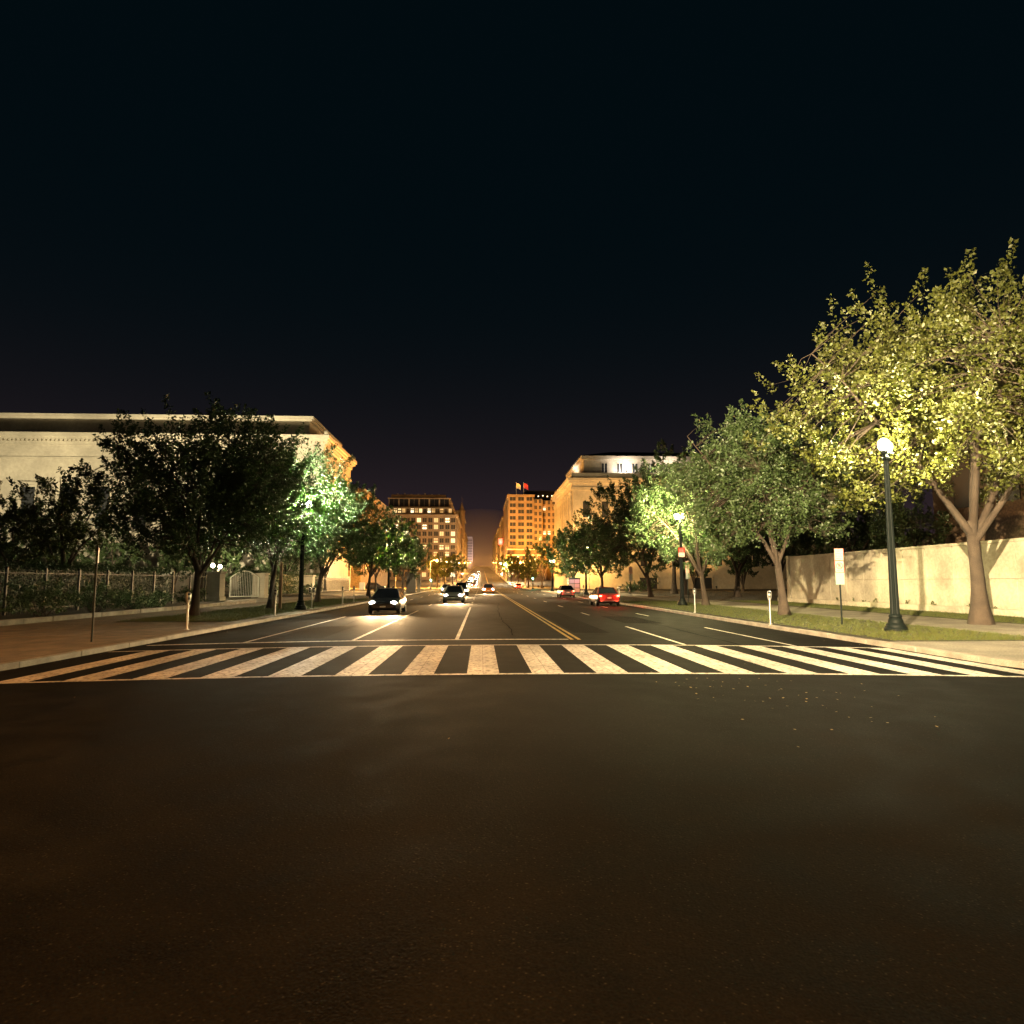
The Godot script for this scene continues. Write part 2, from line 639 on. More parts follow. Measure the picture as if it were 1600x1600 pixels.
# ---------------------------------------------------------------- street furniture
func twin_lamp(label: String, at: Vector3, h: float, turn: float, color: Color, energy: float, lit := [true, true], emit := 14.0) -> Node3D:
	var t := thing("street_lamp", label, "street lamp", at, 0.0, "twin globe street lamps")
	var across := V(cos(turn), 0, -sin(turn))
	part("base", MB.new().lathe([[0.0, 0.0], [0.38, 0.0], [0.39, 0.12], [0.34, 0.17], [0.33, 0.24], [0.26, 0.32], [0.25, 0.42], [0.2, 0.5], [0.22, 0.53], [0.22, 0.58], [0.165, 0.64]], 20), M.post_paint, t)
	var sh := MB.new()
	var top := h - 0.55
	for k in 16:      # flutes: sixteen facets alternating in and out
		var a0 := TAU * k / 16
		var am := TAU * (k + 0.5) / 16
		var a1 := TAU * (k + 1) / 16
		for q in [[a0, am, 1.0, 0.9], [am, a1, 0.9, 1.0]]:
			var p := []
			for e in [[q[0], q[2], 0.64, 0.16], [q[1], q[3], 0.64, 0.16], [q[1], q[3], top, 0.085], [q[0], q[2], top, 0.085]]:
				p.append(V(cos(e[0]) * e[1] * e[3], e[2], sin(e[0]) * e[1] * e[3]))
			sh.face(p, V(0, 2, 0))
	part("shaft", sh, M.post_paint, t)
	part("capital", MB.new().lathe([[0.085, top - 0.02], [0.14, top + 0.04], [0.14, top + 0.1], [0.09, top + 0.14], [0.07, top + 0.34], [0.1, top + 0.38], [0.04, top + 0.5], [0.0, top + 0.62]], 14), M.post_paint, t)
	for k in 2:
		var s := -1.0 if k == 0 else 1.0
		var x := across * 0.3 * s
		var arm := MB.new()
		arm.tube(V(0, top + 0.12, 0), x * 0.7 + V(0, top + 0.02, 0), 0.04, 0.035, 8).tube(x * 0.7 + V(0, top + 0.02, 0), x + V(0, top + 0.16, 0), 0.035, 0.04, 8)
		arm.lathe([[0.03, top + 0.14], [0.1, top + 0.2], [0.13, top + 0.28], [0.11, top + 0.32]], 12, x)
		part("arm", arm, M.post_paint, t)
		var gm: Material = glow(color.r, color.g, color.b, emit) if lit[k] else M.globe_off
		var g := part("globe", MB.new().lathe([[0.1, -0.24], [0.17, -0.16], [0.205, -0.04], [0.2, 0.06], [0.16, 0.15], [0.09, 0.21], [0.0, 0.235]], 18), gm, t, x + V(0, h, 0))
		part("finial", MB.new().lathe([[0.05, 0.22], [0.05, 0.25], [0.015, 0.27], [0.02, 0.3], [0.0, 0.34]], 8), M.post_paint, g)
		if lit[k]:
			omni(t, x + V(0, h, 0), color.linear_to_srgb(), energy, 0.16)
	return t


func arm_lamp(label: String, at: Vector3, h: float, turn: float, reach: float, color: Color, energy: float, lit := true, cutoff := 0.0) -> void:
	var t := thing("arm_lamp", label, "street lamp", at, turn, "curved arm street lamps")
	part("base", MB.new().lathe([[0.0, 0.0], [0.22, 0.0], [0.22, 0.3], [0.12, 0.4]], 12), M.grey_metal, t)
	part("pole", MB.new().tube(V(0, 0.3, 0), V(0, h - 0.7, 0), 0.11, 0.07, 10), M.grey_metal, t)
	var arm := MB.new()
	var prev := V(0, h - 0.72, 0)
	for k in 6:
		var a := (k + 1) / 6.0 * PI / 2
		var p := V(sin(a) * reach, h - 0.45 + 0.75 * pow(sin(a), 0.5), 0).lerp(V((1 - cos(a)) * reach, h - 0.45 + 0.75 * sin(a), 0), 0.7)
		arm.tube(prev, p, 0.05, 0.045, 8, false)
		prev = p
	part("arm", arm, M.grey_metal, t)
	part("lamp_head", MB.new().ball(V(reach + 0.22, h + 0.3, 0), V(0.46, 0.12, 0.2), 12, 6), M.grey_metal, t)
	part("lens", MB.new().ball(V(reach + 0.3, h + 0.0, 0), V(0.23, 0.2, 0.17), 12, 8), glow(color.r, color.g, color.b, 60.0) if lit else M.globe_off, t)
	if lit and cutoff > 0.0:      # a flat lens under a shielding hood
		spot(t, V(reach + 0.3, h - 0.24, 0), V(0.02, -1, 0), color.linear_to_srgb(), energy, cutoff, 0.12, 0.1)
	elif lit:
		omni(t, V(reach + 0.3, h - 0.04, 0), color.linear_to_srgb(), energy, 0.1)


func flood(label: String, at: Vector3, aim: Vector3, color: Color, energy: float, angle: float) -> void:
	var t := thing("floodlight", label, "floodlight", at, 0.0, "building floodlights")
	var d := (aim - at).normalized()
	part("bracket", MB.new().tube(V(0, -0.15 if at.y < 5 or at.y > 20 else -at.y, 0), V(0, 0.32, 0), 0.05, 0.05, 8), M.iron, t)
	var head := part("housing", MB.new().lathe([[0.0, -0.3], [0.14, -0.28], [0.2, -0.1], [0.24, 0.08], [0.22, 0.08], [0.2, 0.02], [0.0, 0.02]], 14), M.iron, t, V(0, 0.45, 0))
	var up := Basis(Quaternion(Vector3.UP, d))
	head.basis = up
	part("lens", MB.new().lathe([[0.2, 0.05], [0.0, 0.06]], 14), glow(color.r, color.g, color.b, 6.0), head)
	spot(t, V(0, 0.45, 0) + d * 0.12, d, color.linear_to_srgb(), energy, angle, 0.8, 0.15)


func meter(label: String, at: Vector3, turn := 0.0, twin := false, h := 1.42) -> void:
	var t := thing("parking_meter", label, "parking meter", at, turn, "parking meters along the kerb")
	part("pole", MB.new().lathe([[0.09, -0.05], [0.09, 0.02], [0.04, 0.03], [0.038, h - 0.42], [0.055, h - 0.41], [0.055, h - 0.36]], 12), M.steel, t)
	for s in ([-1, 1] if twin else [0]):
		var hd := part("meter_head", MB.new().loft([oval(h - 0.38, 0.06, 0.05), oval(h - 0.32, 0.085, 0.07), oval(h - 0.16, 0.1, 0.075), oval(h - 0.12, 0.1, 0.075)]), M.grey_metal, t, V(s * 0.13, 0, 0))
		part("dome", MB.new().ball(V(0, h - 0.11, 0), V(0.1, 0.12, 0.07), 14, 8), M.steel, hd)
		part("window", cb(-0.06, h - 0.13, 0.055, 0.06, h - 0.05, 0.079, 0.01), M.dark_glass, hd)
		part("coin_plate", cb(-0.05, h - 0.3, 0.06, 0.05, h - 0.2, 0.083, 0.006), M.black_plastic, hd)


func oval(y: float, rx: float, rz: float) -> Array:
	var r := []
	for j in 12:
		r.append(V(cos(TAU * j / 12) * rx, y, sin(TAU * j / 12) * rz))
	return r


# a printed plate: Image drawn by a callable, put on the front face of a thin plate
func plate(parent: Node, called: String, w: float, h: float, at: Vector3, im: Image) -> void:
	var o := part(called, cb(-w / 2, -h / 2, -0.006, w / 2, h / 2, 0, 0.002), M.steel, parent, at)
	var f := MB.new()
	f.face([V(-w / 2 + 0.004, -h / 2 + 0.004, 0.003), V(w / 2 - 0.004, -h / 2 + 0.004, 0.003), V(w / 2 - 0.004, h / 2 - 0.004, 0.003), V(-w / 2 + 0.004, h / 2 - 0.004, 0.003)], V(0, 0, -1), [Vector2(0, 1), Vector2(1, 1), Vector2(1, 0), Vector2(0, 0)])
	var m := mat(1, 1, 1, 0.5)
	m.albedo_texture = ImageTexture.create_from_image(im)
	part("printed_face", f, m, o)


func blank(w: int, h: int, paper: Color, edge: Color) -> Image:
	var im := Image.create(w, h, false, Image.FORMAT_RGB8)
	im.fill(edge)
	im.fill_rect(Rect2i(3, 3, w - 6, h - 6), paper)
	return im


# a line of small print too fine to read: uneven strokes
func print_line(im: Image, x0: int, x1: int, y: int, h: int, ink: Color, sd: int) -> void:
	var r := RandomNumberGenerator.new()
	r.seed = sd
	var x := x0
	while x < x1 - 3:
		var w := r.randi_range(2, 4)
		im.fill_rect(Rect2i(x, y + r.randi_range(0, 1), w, h), ink)
		if r.randf() < 0.6:
			im.fill_rect(Rect2i(x + 1, y + h / 3, 1, h / 3), im.get_pixel(4, 5))
		x += w + (2 if r.randf() < 0.8 else 6)


func no_parking() -> Image:
	var red := Color(0.72, 0.12, 0.08)
	var im := blank(72, 96, Color(0.52, 0.50, 0.485), red)
	for y in 96:
		for x in 72:
			var d := Vector2(x - 36, y - 42)
			if d.length() > 22 and d.length() < 27:
				im.set_pixel(x, y, red)
			elif d.length() <= 22:
				var inp := (d.x > -9 and d.x < -3 and absf(d.y) < 14) or (Vector2(d.x, d.y + 6).length() < 9 and Vector2(d.x, d.y + 6).length() > 4 and d.x > -9)
				if absf(d.x - d.y) < 4:
					im.set_pixel(x, y, red)
				elif inp:
					im.set_pixel(x, y, Color(0.05, 0.05, 0.05))
	print_line(im, 12, 60, 78, 5, red, 3)
	return im


func fine_print(w: int, h: int, ink: Color, rows: int, sd: int) -> Image:
	var im := blank(w, h, Color(0.52, 0.50, 0.48), ink)
	for k in rows:
		print_line(im, 9, w - 9, 9 + k * (h - 16) / rows, int((h - 16) / rows * 0.5), ink, sd + k)
	return im


func signal_post(label: String, at: Vector3, turn: float, h: float, on: String, energy: float) -> void:
	var t := thing("traffic_signal", label, "traffic light", at, turn, "traffic signals")
	part("post", MB.new().lathe([[0.2, -0.05], [0.2, 0.25], [0.08, 0.4], [0.07, h - 0.9]], 12), M.post_paint, t)
	part("housing", cb(-0.17, h - 0.95, -0.12, 0.17, h + 0.15, 0.1, 0.03), M.black_plastic, t)
	var cols := {"red": Color(1, 0.03, 0.02), "amber": Color(1, 0.4, 0.02), "green": Color(0.05, 1, 0.62)}
	var k := 0
	for c in ["red", "amber", "green"]:
		var y := h - 0.03 - 0.34 * k
		var e: Color = cols[c]
		var lm: Material = glow(e.r, e.g, e.b, 22.0) if c == on else mat(e.r * 0.06, e.g * 0.06, e.b * 0.06, 0.25)
		var ln := part("lens", MB.new().ball(V(0, 0, 0), V(0.125, 0.125, 0.04), 14, 8), lm, t, V(0, y, 0.12))
		var vis := MB.new()
		for j in 9:
			var a0 := PI * j / 9 - 0.0
			var a1 := PI * (j + 1) / 9
			vis.face([V(cos(a0) * 0.145, sin(a0) * 0.145, -0.02), V(cos(a1) * 0.145, sin(a1) * 0.145, -0.02), V(cos(a1) * 0.145, sin(a1) * 0.145, 0.2), V(cos(a0) * 0.145, sin(a0) * 0.145, 0.2)], V(0, 0, 0.1))
		part("visor", vis, M.black_plastic, ln)
		if c == on:
			omni(t, V(0, y, 0.24), e.linear_to_srgb(), energy, 0.1)
		k += 1


# ---------------------------------------------------------------- cars
func car(label: String, at: Vector3, turn: float, paint: Material, tall := 1.0, head := 0.0, tail := 0.0, called := "car") -> Node3D:
	var t := thing(called, label, "car", at, turn, "cars on the avenue")
	var rings := []
	for s in [[-2.3, 0.66, 0.36, 0.60], [-2.22, 0.78, 0.26, 0.68], [-1.95, 0.86, 0.21, 0.75], [-1.4, 0.895, 0.2, 0.84], [-0.9, 0.9, 0.2, 0.9], [0.2, 0.91, 0.2, 0.93], [1.2, 0.905, 0.2, 0.95], [1.8, 0.88, 0.22, 0.97], [2.18, 0.83, 0.28, 0.95], [2.3, 0.74, 0.4, 0.84]]:
		var z: float = s[0]
		var w: float = s[1]
		var yb: float = s[2]
		var yt: float = s[3] * (1.0 + (tall - 1.0) * 0.7)
		var ym := lerpf(yb, yt, 0.55)
		var half := [[0.84, yb], [0.96, yb + 0.08], [1.0, ym], [0.975, yt - 0.1], [0.9, yt - 0.02], [0.6, yt + 0.02]]
		var ring := []
		for q in half:
			ring.append(V(w * q[0], q[1], z))
		ring.append(V(0, yt + 0.03, z))
		for k in 6:
			ring.append(V(-w * half[5 - k][0], half[5 - k][1], z))
		rings.append(ring)
	part("body", MB.new().loft(rings), paint, t)
	var by := 0.9 * (1.0 + (tall - 1.0) * 0.7)
	var ry := 1.43 * tall
	var back := 1.75 if tall < 1.1 else 2.15
	var bk := 0.95 if tall < 1.1 else 1.8
	var lo := [V(0.82, by, -1.05), V(-0.82, by, -1.05), V(-0.82, by, back), V(0.82, by, back)]
	var hi := [V(0.6, ry, -0.2), V(-0.6, ry, -0.2), V(-0.6, ry, bk), V(0.6, ry, bk)]
	var mid := V(0, 1.1, 0.3)
	var nm := ["windscreen", "side_window", "rear_window", "side_window"]
	for k in 4:
		part(nm[k], MB.new().loft([[lo[k], lo[(k + 1) % 4], hi[(k + 1) % 4], hi[k]], [lo[k] * V(0.97, 1, 0.97), lo[(k + 1) % 4] * V(0.97, 1, 0.97), hi[(k + 1) % 4] * V(0.97, 1, 0.97), hi[k] * V(0.97, 1, 0.97)]]), M.dark_glass, t)
	var fr := MB.new()
	for k in 4:
		fr.tube(lo[k], hi[k], 0.045, 0.04, 6)
	for s in [-1, 1]:
		fr.tube(V(0.825 * s, by, 0.3), V(0.61 * s, ry, 0.32), 0.035, 0.03, 6)
	part("pillars", fr, paint, t)
	part("roof", MB.new().loft([[V(0.6, ry, -0.24), V(0.0, ry + 0.01, -0.26), V(-0.6, ry, -0.24)], [V(0.63, ry + 0.02, 0.1), V(0, ry + 0.07, 0.1), V(-0.63, ry + 0.02, 0.1)], [V(0.63, ry + 0.02, bk - 0.2), V(0, ry + 0.06, bk - 0.2), V(-0.63, ry + 0.02, bk - 0.2)], [V(0.6, ry - 0.01, bk + 0.03), V(0, ry + 0.01, bk + 0.05), V(-0.6, ry - 0.01, bk + 0.03)]], false, false), paint, t)
	for s in [-1, 1]:
		for z in [-1.42, 1.38]:
			var w := part("wheel", MB.new().lathe([[0.2, -0.11], [0.3, -0.11], [0.335, -0.07], [0.335, 0.07], [0.3, 0.11], [0.2, 0.11]], 22), M.rubber, t, V(0.80 * s, 0.335, z))
			w.rotation.z = -PI / 2 * s
			part("rim", MB.new().lathe([[0.2, 0.1], [0.18, 0.07], [0.06, 0.06], [0.05, 0.1], [0.0, 0.1]], 12), M.steel, w)
		var yl := 0.66 * (1.0 + (tall - 1.0) * 0.7)
		part("headlight", MB.new().ball(V(0.61 * s, yl, -2.2), V(0.17, 0.085, 0.09), 12, 8), glow(1, 0.94, 0.82, 40.0) if head > 0 else M.steel, t)
		if head > 0:
			spot(t, V(0.61 * s, yl, -2.32), V(0.02 * s, -0.035, -1), Color(1, 0.82, 0.58), head, 36.0, 0.9, 0.08)
		var yt := 0.8 * (1.0 + (tall - 1.0) * 0.7)
		part("tail_light", cb(0.5 * s, yt - 0.07, 2.14, 0.77 * s, yt + 0.06, 2.29, 0.02), glow(1, 0.03, 0.015, 14.0) if tail > 0 else mat(0.25, 0.01, 0.01, 0.25), t)
		if tail > 0:
			omni(t, V(0.64 * s, yt, 2.36), Color(1, 0.05, 0.02).linear_to_srgb(), tail, 0.08)
		part("mirror", cb(0.9 * s, by + 0.02, -0.95, 1.02 * s, by + 0.14, -0.85, 0.03), paint, t)
	part("grille", cb(-0.42, 0.5, -2.32, 0.42, 0.62, -2.24, 0.01), M.black_plastic, t)
	part("front_plate", cb(-0.16, 0.40, -2.33, 0.16, 0.48, -2.29, 0.004), M.gate_white, t)
	part("rear_plate", cb(-0.16, 0.6, 2.27, 0.16, 0.7, 2.31, 0.004), M.gate_white, t)
	part("bumper", cb(-0.76, 0.3, 2.1, 0.76, 0.46, 2.33, 0.05), M.black_plastic, t)
	return t


# ---------------------------------------------------------------- buildings
# rows of windows with piers and spandrels standing proud of them; the facade looks along +z or along +-x
func facade(b: Node3D, face: String, at: float, u0: float, u1: float, y0: float, storeys: int, sh: float, bays: int, wm: Material, panes: Array, lit_share: float, sd: int, pier := 0.3, sill := 0.36, out := 0.35) -> void:
	var r := RandomNumberGenerator.new()
	r.seed = sd
	var bw := (u1 - u0) / bays
	var pw := bw * (1.0 - pier)
	var ph := sh * (1.0 - sill)
	var sgn := -1.0 if face == "-x" else 1.0
	var put := func(ua: float, ub: float, ya: float, yb: float, da: float, db: float) -> MB:
		if face == "z":
			return bx(ua, ya, at + da, ub, yb, at + db)
		return bx(at + sgn * da, ya, ua, at + sgn * db, yb, ub)
	for k in bays + 1:
		var u := u0 + bw * k
		part("pier", put.call(maxf(u0, u - bw * pier / 2), minf(u1, u + bw * pier / 2), y0, y0 + storeys * sh, 0.0, out), wm, b)
	for s in storeys:
		part("spandrel", put.call(u0, u1, y0 + s * sh, y0 + s * sh + sh * sill, 0.0, out * 0.8), wm, b)
	var wmesh: ArrayMesh = (bx(-pw / 2, 0, -0.02, pw / 2, ph, 0.06) if face == "z" else bx(-0.06, 0, -pw / 2, 0.06, ph, pw / 2)).mesh()
	var blind: ArrayMesh = (bx(-pw / 2, 0, 0.0, pw / 2, ph * 0.3, 0.09) if face == "z" else bx(-0.09, 0, -pw / 2, 0.09, ph * 0.3, pw / 2)).mesh()
	var mull: ArrayMesh = (bx(-0.06, 0, 0.0, 0.06, ph, 0.14) if face == "z" else bx(-0.14, 0, -0.06, 0.14, ph, 0.06)).mesh()
	for s in storeys:
		for k in bays:
			var u := u0 + bw * (k + 0.5)
			var p := V(u, y0 + s * sh + sh * sill, at + 0.03) if face == "z" else V(at + sgn * 0.03, y0 + s * sh + sh * sill, u)
			var m: Material = panes[0]
			if r.randf() < lit_share:
				m = panes[1 + r.randi() % (panes.size() - 1)]
			var o := part("window", wmesh, m, b, p)
			if m != panes[0] and r.randf() < 0.6:
				var bl := part("blind", blind, M.blind, o, V(0, ph * r.randf_range(0.35, 0.7), 0))
				bl.scale.y = 1.0
			part("mullion", mull, wm, o)


func _ready() -> void:
	rng.seed = 11
	# ---------------- camera
	var cam := Camera3D.new()
	cam.name = "camera"
	cam.fov = 2.0 * rad_to_deg(atan(800.0 / 1045.0))
	cam.near = 0.1
	cam.far = 4000.0
	add_child(cam)
	cam.position = V(0, 1.95, 0)
	cam.rotation_degrees = V(5.955, -2.616, 0)
	cam.current = true
	# ---------------- night sky
	var env := Environment.new()
	env.background_mode = Environment.BG_SKY
	var sky := Sky.new()
	var sm := ProceduralSkyMaterial.new()
	sm.sky_top_color = Color(0.0004, 0.0020, 0.0029).linear_to_srgb()
	sm.sky_horizon_color = Color(0.030, 0.017, 0.020).linear_to_srgb()
	sm.sky_curve = 0.075
	sm.ground_bottom_color = Color(0.001, 0.001, 0.001)
	sm.ground_horizon_color = Color(0.02, 0.012, 0.013).linear_to_srgb()
	sky.sky_material = sm
	env.sky = sky
	env.tonemap_mode = Environment.TONE_MAPPER_LINEAR
	env.tonemap_exposure = 1.7
	env.volumetric_fog_enabled = true
	env.volumetric_fog_density = 0.0
	env.sdfgi_enabled = true
	env.ssao_enabled = true
	env.ssil_enabled = true
	var we := WorldEnvironment.new()
	we.name = "environment"
	we.environment = env
	add_child(we)
	make_materials()
	ground()
	walls_and_fences()
	buildings()
	trees()
	lamps()
	furniture()
	cars()
	haze()


func arc_poly(cx: float, side: float, r: float, far: float) -> PackedVector2Array:
	# block of pavement: straight kerb along the avenue, a rounded corner, then the near cross street
	var p := PackedVector2Array()
	p.append(Vector2(cx + side * r, -138))
	for k in 11:
		var a := PI / 2 * k / 10
		p.append(Vector2(cx + side * r * cos(a), -16 + r * sin(a)))
	p.append(Vector2(far, -16 + r))
	p.append(Vector2(far, -138))
	return p


func ground() -> void:
	var g := setting("ground")
	part("earth", strip(-1600, 1600, 80, -1500, -0.08, 0, false, 1, 60), M.soil, g)
	var road := setting("road", "dark worn asphalt avenue with a cambered surface")
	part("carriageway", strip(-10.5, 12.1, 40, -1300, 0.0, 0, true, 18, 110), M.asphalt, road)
	part("side_street", strip(-120, -10.5, 40, -166, 0.0, 0, false, 1, 1), M.asphalt, road)
	part("side_street", strip(12.1, 120, 40, -166, 0.0, 0, false, 1, 1), M.asphalt, road)
	# painted markings
	var cw := setting("crosswalk", "zebra crossing of broad white bars between two thin lines")
	for k in range(-6, 11):
		var x := -1.56 + 1.287 * k
		for h in 2:      # each bar is laid as two strips with a seam
			part("bar", strip(maxf(x + 0.321 * h, -10.25), minf(x + 0.315 + 0.321 * h, 11.9), -13.46, -19.34, 0.004, 0, true, 1, 3), M.white_paint, cw)
	part("border_line", strip(-10.25, 11.95, -13.3, -13.455, 0.004, 0, true, 16, 1), M.white_paint, cw)
	part("border_line", strip(-10.35, 12.0, -19.345, -19.5, 0.004, 0, true, 16, 1), M.white_paint, cw)
	var mk := setting("road_markings", "white and yellow lane lines on the avenue")
	part("stop_line", strip(-10.2, 2.75, -21.15, -21.4, 0.004, 0, true, 12, 1), M.white_paint, mk)
	for x in [2.8, 3.03]:
		part("yellow_line", strip(x, x + 0.11, -21.15, -132, 0.004, 0, true, 1, 20), M.yellow_paint, mk)
	for q in [[-0.76, 48.0], [-4.0, 43.0], [-7.33, 37.0]]:
		part("lane_line", strip(q[0] - 0.06, q[0] + 0.06, -21.4, -q[1], 0.004, 0, true, 1, 4), M.white_paint, mk)
		var z: float = -q[1] - 9
		while z > -130:
			part("lane_dash", strip(q[0] - 0.06, q[0] + 0.06, z, z - 3, 0.004, 0, true, 1, 1), M.white_paint, mk)
			z -= 12
	for x in [5.95, 9.25]:
		part("lane_line", strip(x - 0.06, x + 0.06, -19.6, -27.6, 0.004, 0, true, 1, 2), M.white_paint, mk)
		var z := -37.0
		while z > -130:
			part("lane_dash", strip(x - 0.06, x + 0.06, z, z - 3, 0.004, 0, true, 1, 1), M.white_paint, mk)
			z -= 12
	for z in [-131.0, -135.0, -168.0, -172.0]:
		part("crossing_line", strip(-10.2, 11.8, z, z - 0.3, 0.004, 0, true, 12, 1), M.white_paint, mk)
	for x in [2.8, 3.03]:
		part("yellow_line", strip(x, x + 0.11, -174, -700, 0.006, 0, true, 1, 44), M.yellow_paint, mk)
	# repair patches and a cover in the asphalt
	var pm := grain(mat(0.011, 0.0105, 0.0105, 0.85), 1.3, 0.5, 1.0, 0.1, 0.6, 0.2, 51)
	pm.metallic_specular = 0.08
	for q in [[3.3, 4.6, -24, -41], [-6.9, -5.2, -22.5, -29.0], [6.4, 8.2, -30, -36]]:
		part("asphalt_patch", strip(q[0], q[1], q[2], q[3], 0.003, 0, true, 3, 2), pm, road)

	var tar := mat(0.004, 0.004, 0.0042, 0.95)
	tar.metallic_specular = 0.04
	rng.seed = 33
	for q in [[1.1, -23.0, 1.5, -58.0], [7.6, -20.0, 7.3, -48.0], [-5.9, -30.0, -5.7, -62.0]]:
		var a := Vector2(q[0], q[1])
		var e := Vector2(q[2], q[3])
		var steps := int(a.distance_to(e) / 0.7)
		var side := (e - a).orthogonal().normalized()
		var sm := MB.new()
		var off := 0.0
		var last := []
		for k in steps + 1:
			off = clampf(off + rng.randf_range(-0.06, 0.06), -0.4, 0.4)
			var c := a.lerp(e, float(k) / steps) + side * off
			var w := rng.randf_range(0.014, 0.034)
			var row := []
			for g2 in [-1.0, 1.0]:
				var p: Vector2 = c + side * w * g2
				row.append(V(p.x, road_y(p.x) + 0.0055, p.y))
			if k > 0:
				sm.face([last[0], last[1], row[1], row[0]], row[0] - Vector3.UP)
			last = row
		part("tar_seam", sm, tar, road)
	# the two kerbed blocks beside the crossing
	for side in [-1, 1]:
		var cx := -15.5 if side < 0 else 17.1
		var blk := arc_poly(cx, -side, 4.82, 120.0 * side)
		var walk := setting("sidewalk")
		part("bed", MB.new().prism(blk, -0.05, 0.118), M.soil, walk)
		var kerb := setting("kerb")
		var kx := -10.59 if side < 0 else 12.19
		var stone := cb(-0.09, -0.2, -1.193, 0.09, 0.15, 1.193, 0.018).mesh()
		for k in 50:
			var st := part("kerb_stone", stone, M.granite, kerb, V(kx, 0.0 + 0.006 * sin(k * 2.7), -17.2 - 2.4 * k))
			st.rotation.z = 0.01 * sin(k * 1.9)
		for k in 4:
			var pl := PackedVector2Array()
			for j in 4:
				var a := PI / 8 * k + (PI / 8 - 0.004) * j / 3
				pl.append(Vector2(cx - side * 5.0 * cos(a), -16 + 5.0 * sin(a)))
			for j in 4:
				var a := PI / 8 * k + (PI / 8 - 0.004) * (3 - j) / 3
				pl.append(Vector2(cx - side * 4.825 * cos(a), -16 + 4.825 * sin(a)))
			part("kerb_stone", MB.new().prism(pl, -0.2, 0.15), M.granite, kerb)
		for k in 14:
			part("kerb_stone", cb(-1.193, -0.2, -0.09, 1.193, 0.15, 0.09, 0.018), M.granite, kerb, V(cx + side * (1.2 + 2.4 * k), 0, -11.09))
		# paving slabs, cut to the block's outline
		var cols := [0.0, 2.9, 5.9, 8.9, 11.9, 14.9]
		var face_m: Material = M.aggregate if side < 0 else M.paving
		for r in 20:
			for c in 5:
				var z0 := -11.0 - 3.0 * r
				var xa: float = (-10.68 if side < 0 else 12.28) + side * cols[c]
				var xb: float = xa + side * (cols[c + 1] - cols[c])
				if side > 0 and r > 2 and (c < 2 or c > 3):
					continue
				if side < 0 and (c > 2 and r > 1 or c < 2 and c > -1 and r > 14):
					continue
				var sl := PackedVector2Array([Vector2(xa + side * 0.008, z0 - 0.008), Vector2(xb - side * 0.008, z0 - 0.008), Vector2(xb - side * 0.008, z0 - 2.992), Vector2(xa + side * 0.008, z0 - 2.992)])
				for piece in Geometry2D.intersect_polygons(sl, blk):
					part("paving_slab", MB.new().prism(piece, 0.09, 0.15 + 0.004 * sin(r * 3.1 + c * 1.7)), face_m, walk)
	var lw := setting("walkway")
	part("pavement", strip(-19.7, -16.4, -56, -137.9, 0.148, 0.05), M.aggregate, lw)
	part("pavement", strip(-25, -19.7, -60, -80, 0.146, 0.05), M.paving, lw)
	part("pavement", strip(-70, -19.7, -96, -137.9, 0.146, 0.05), M.paving, lw)
	part("pavement", strip(17.8, 23.0, -71, -137.9, 0.148, 0.05), M.paving, lw)
	part("pavement", strip(12.3, 60, -118, -137.9, 0.151, 0.05), M.paving, lw)
	part("pavement", strip(-13.5, -10.5, -166, -1300, 0.15, 0.2), M.paving, lw)
	part("pavement", strip(12.1, 14.5, -166, -1300, 0.15, 0.2), M.paving, lw)
	var yard := setting("forecourt_ground")
	part("plaza", strip(-140, -13.5, -166, -1300, 0.13, 0.2), M.paving, yard)
	part("plaza", strip(14.5, 140, -166, -1300, 0.13, 0.2), M.paving, yard)
	var lawn := setting("lawn")
	part("turf", strip(-16.4, -11.3, -31, -136, 0.162, 0.05), M.turf, lawn)
	part("turf", strip(-120, -20.1, -12, -60, 0.2, 0.1), M.turf, lawn)
	part("turf", strip(-120, -25, -60, -96, 0.2, 0.1), M.turf, lawn)
	part("turf", strip(12.6, 17.9, -20, -117, 0.162, 0.05), M.turf, lawn)
	part("turf", strip(22.95, 27.2, -20, -117, 0.162, 0.05), M.turf, lawn)
	part("turf", strip(27.2, 120, -62, -137, 0.17, 0.05), M.turf, lawn)
	# blades of grass on the strips by the kerb
	var tuft := MB.new()
	rng.seed = 77
	for k in 7:
		var a := rng.randf() * TAU
		var d := V(cos(a), 0, sin(a))
		var h := rng.randf_range(0.05, 0.1)
		var o := V(rng.randf_range(-0.04, 0.04), 0, rng.randf_range(-0.04, 0.04))
		tuft.face([o - d.cross(Vector3.UP) * 0.006, o + d.cross(Vector3.UP) * 0.006, o + d * h * 0.6 + Vector3.UP * h], o - d)
	var mm := MultiMesh.new()
	mm.transform_format = MultiMesh.TRANSFORM_3D
	mm.use_colors = true
	mm.mesh = tuft.mesh()
	mm.instance_count = 34000
	for k in 34000:
		var p: Vector3
		if k % 3 == 0:
			p = V(rng.randf_range(-16.4, -11.35), 0.16, -31.2 - 40 * pow(rng.randf(), 1.4))
		elif k % 3 == 1:
			p = V(rng.randf_range(12.65, 17.85), 0.16, -20.2 - 42 * pow(rng.randf(), 1.4))
		else:
			p = V(rng.randf_range(23.0, 27.15), 0.16, -20.2 - 42 * pow(rng.randf(), 1.2))
		var s := rng.randf_range(0.5, 1.2)
		mm.set_instance_transform(k, Transform3D(Basis(Vector3.UP, rng.randf() * TAU).scaled(V(s, s * rng.randf_range(0.6, 1.3), s)), p))
		mm.set_instance_color(k, Color(rng.randf_range(0.85, 1.15), 1.0, 0.9))
	var gr := MultiMeshInstance3D.new()
	gr.name = "grass"
	gr.multimesh = mm
	gr.material_override = M.blade
	add_child(gr)
	gr.set_meta("kind", "stuff")
	litter()
	tag(gr, "short rough grass on the verges beside the kerbs", "grass")


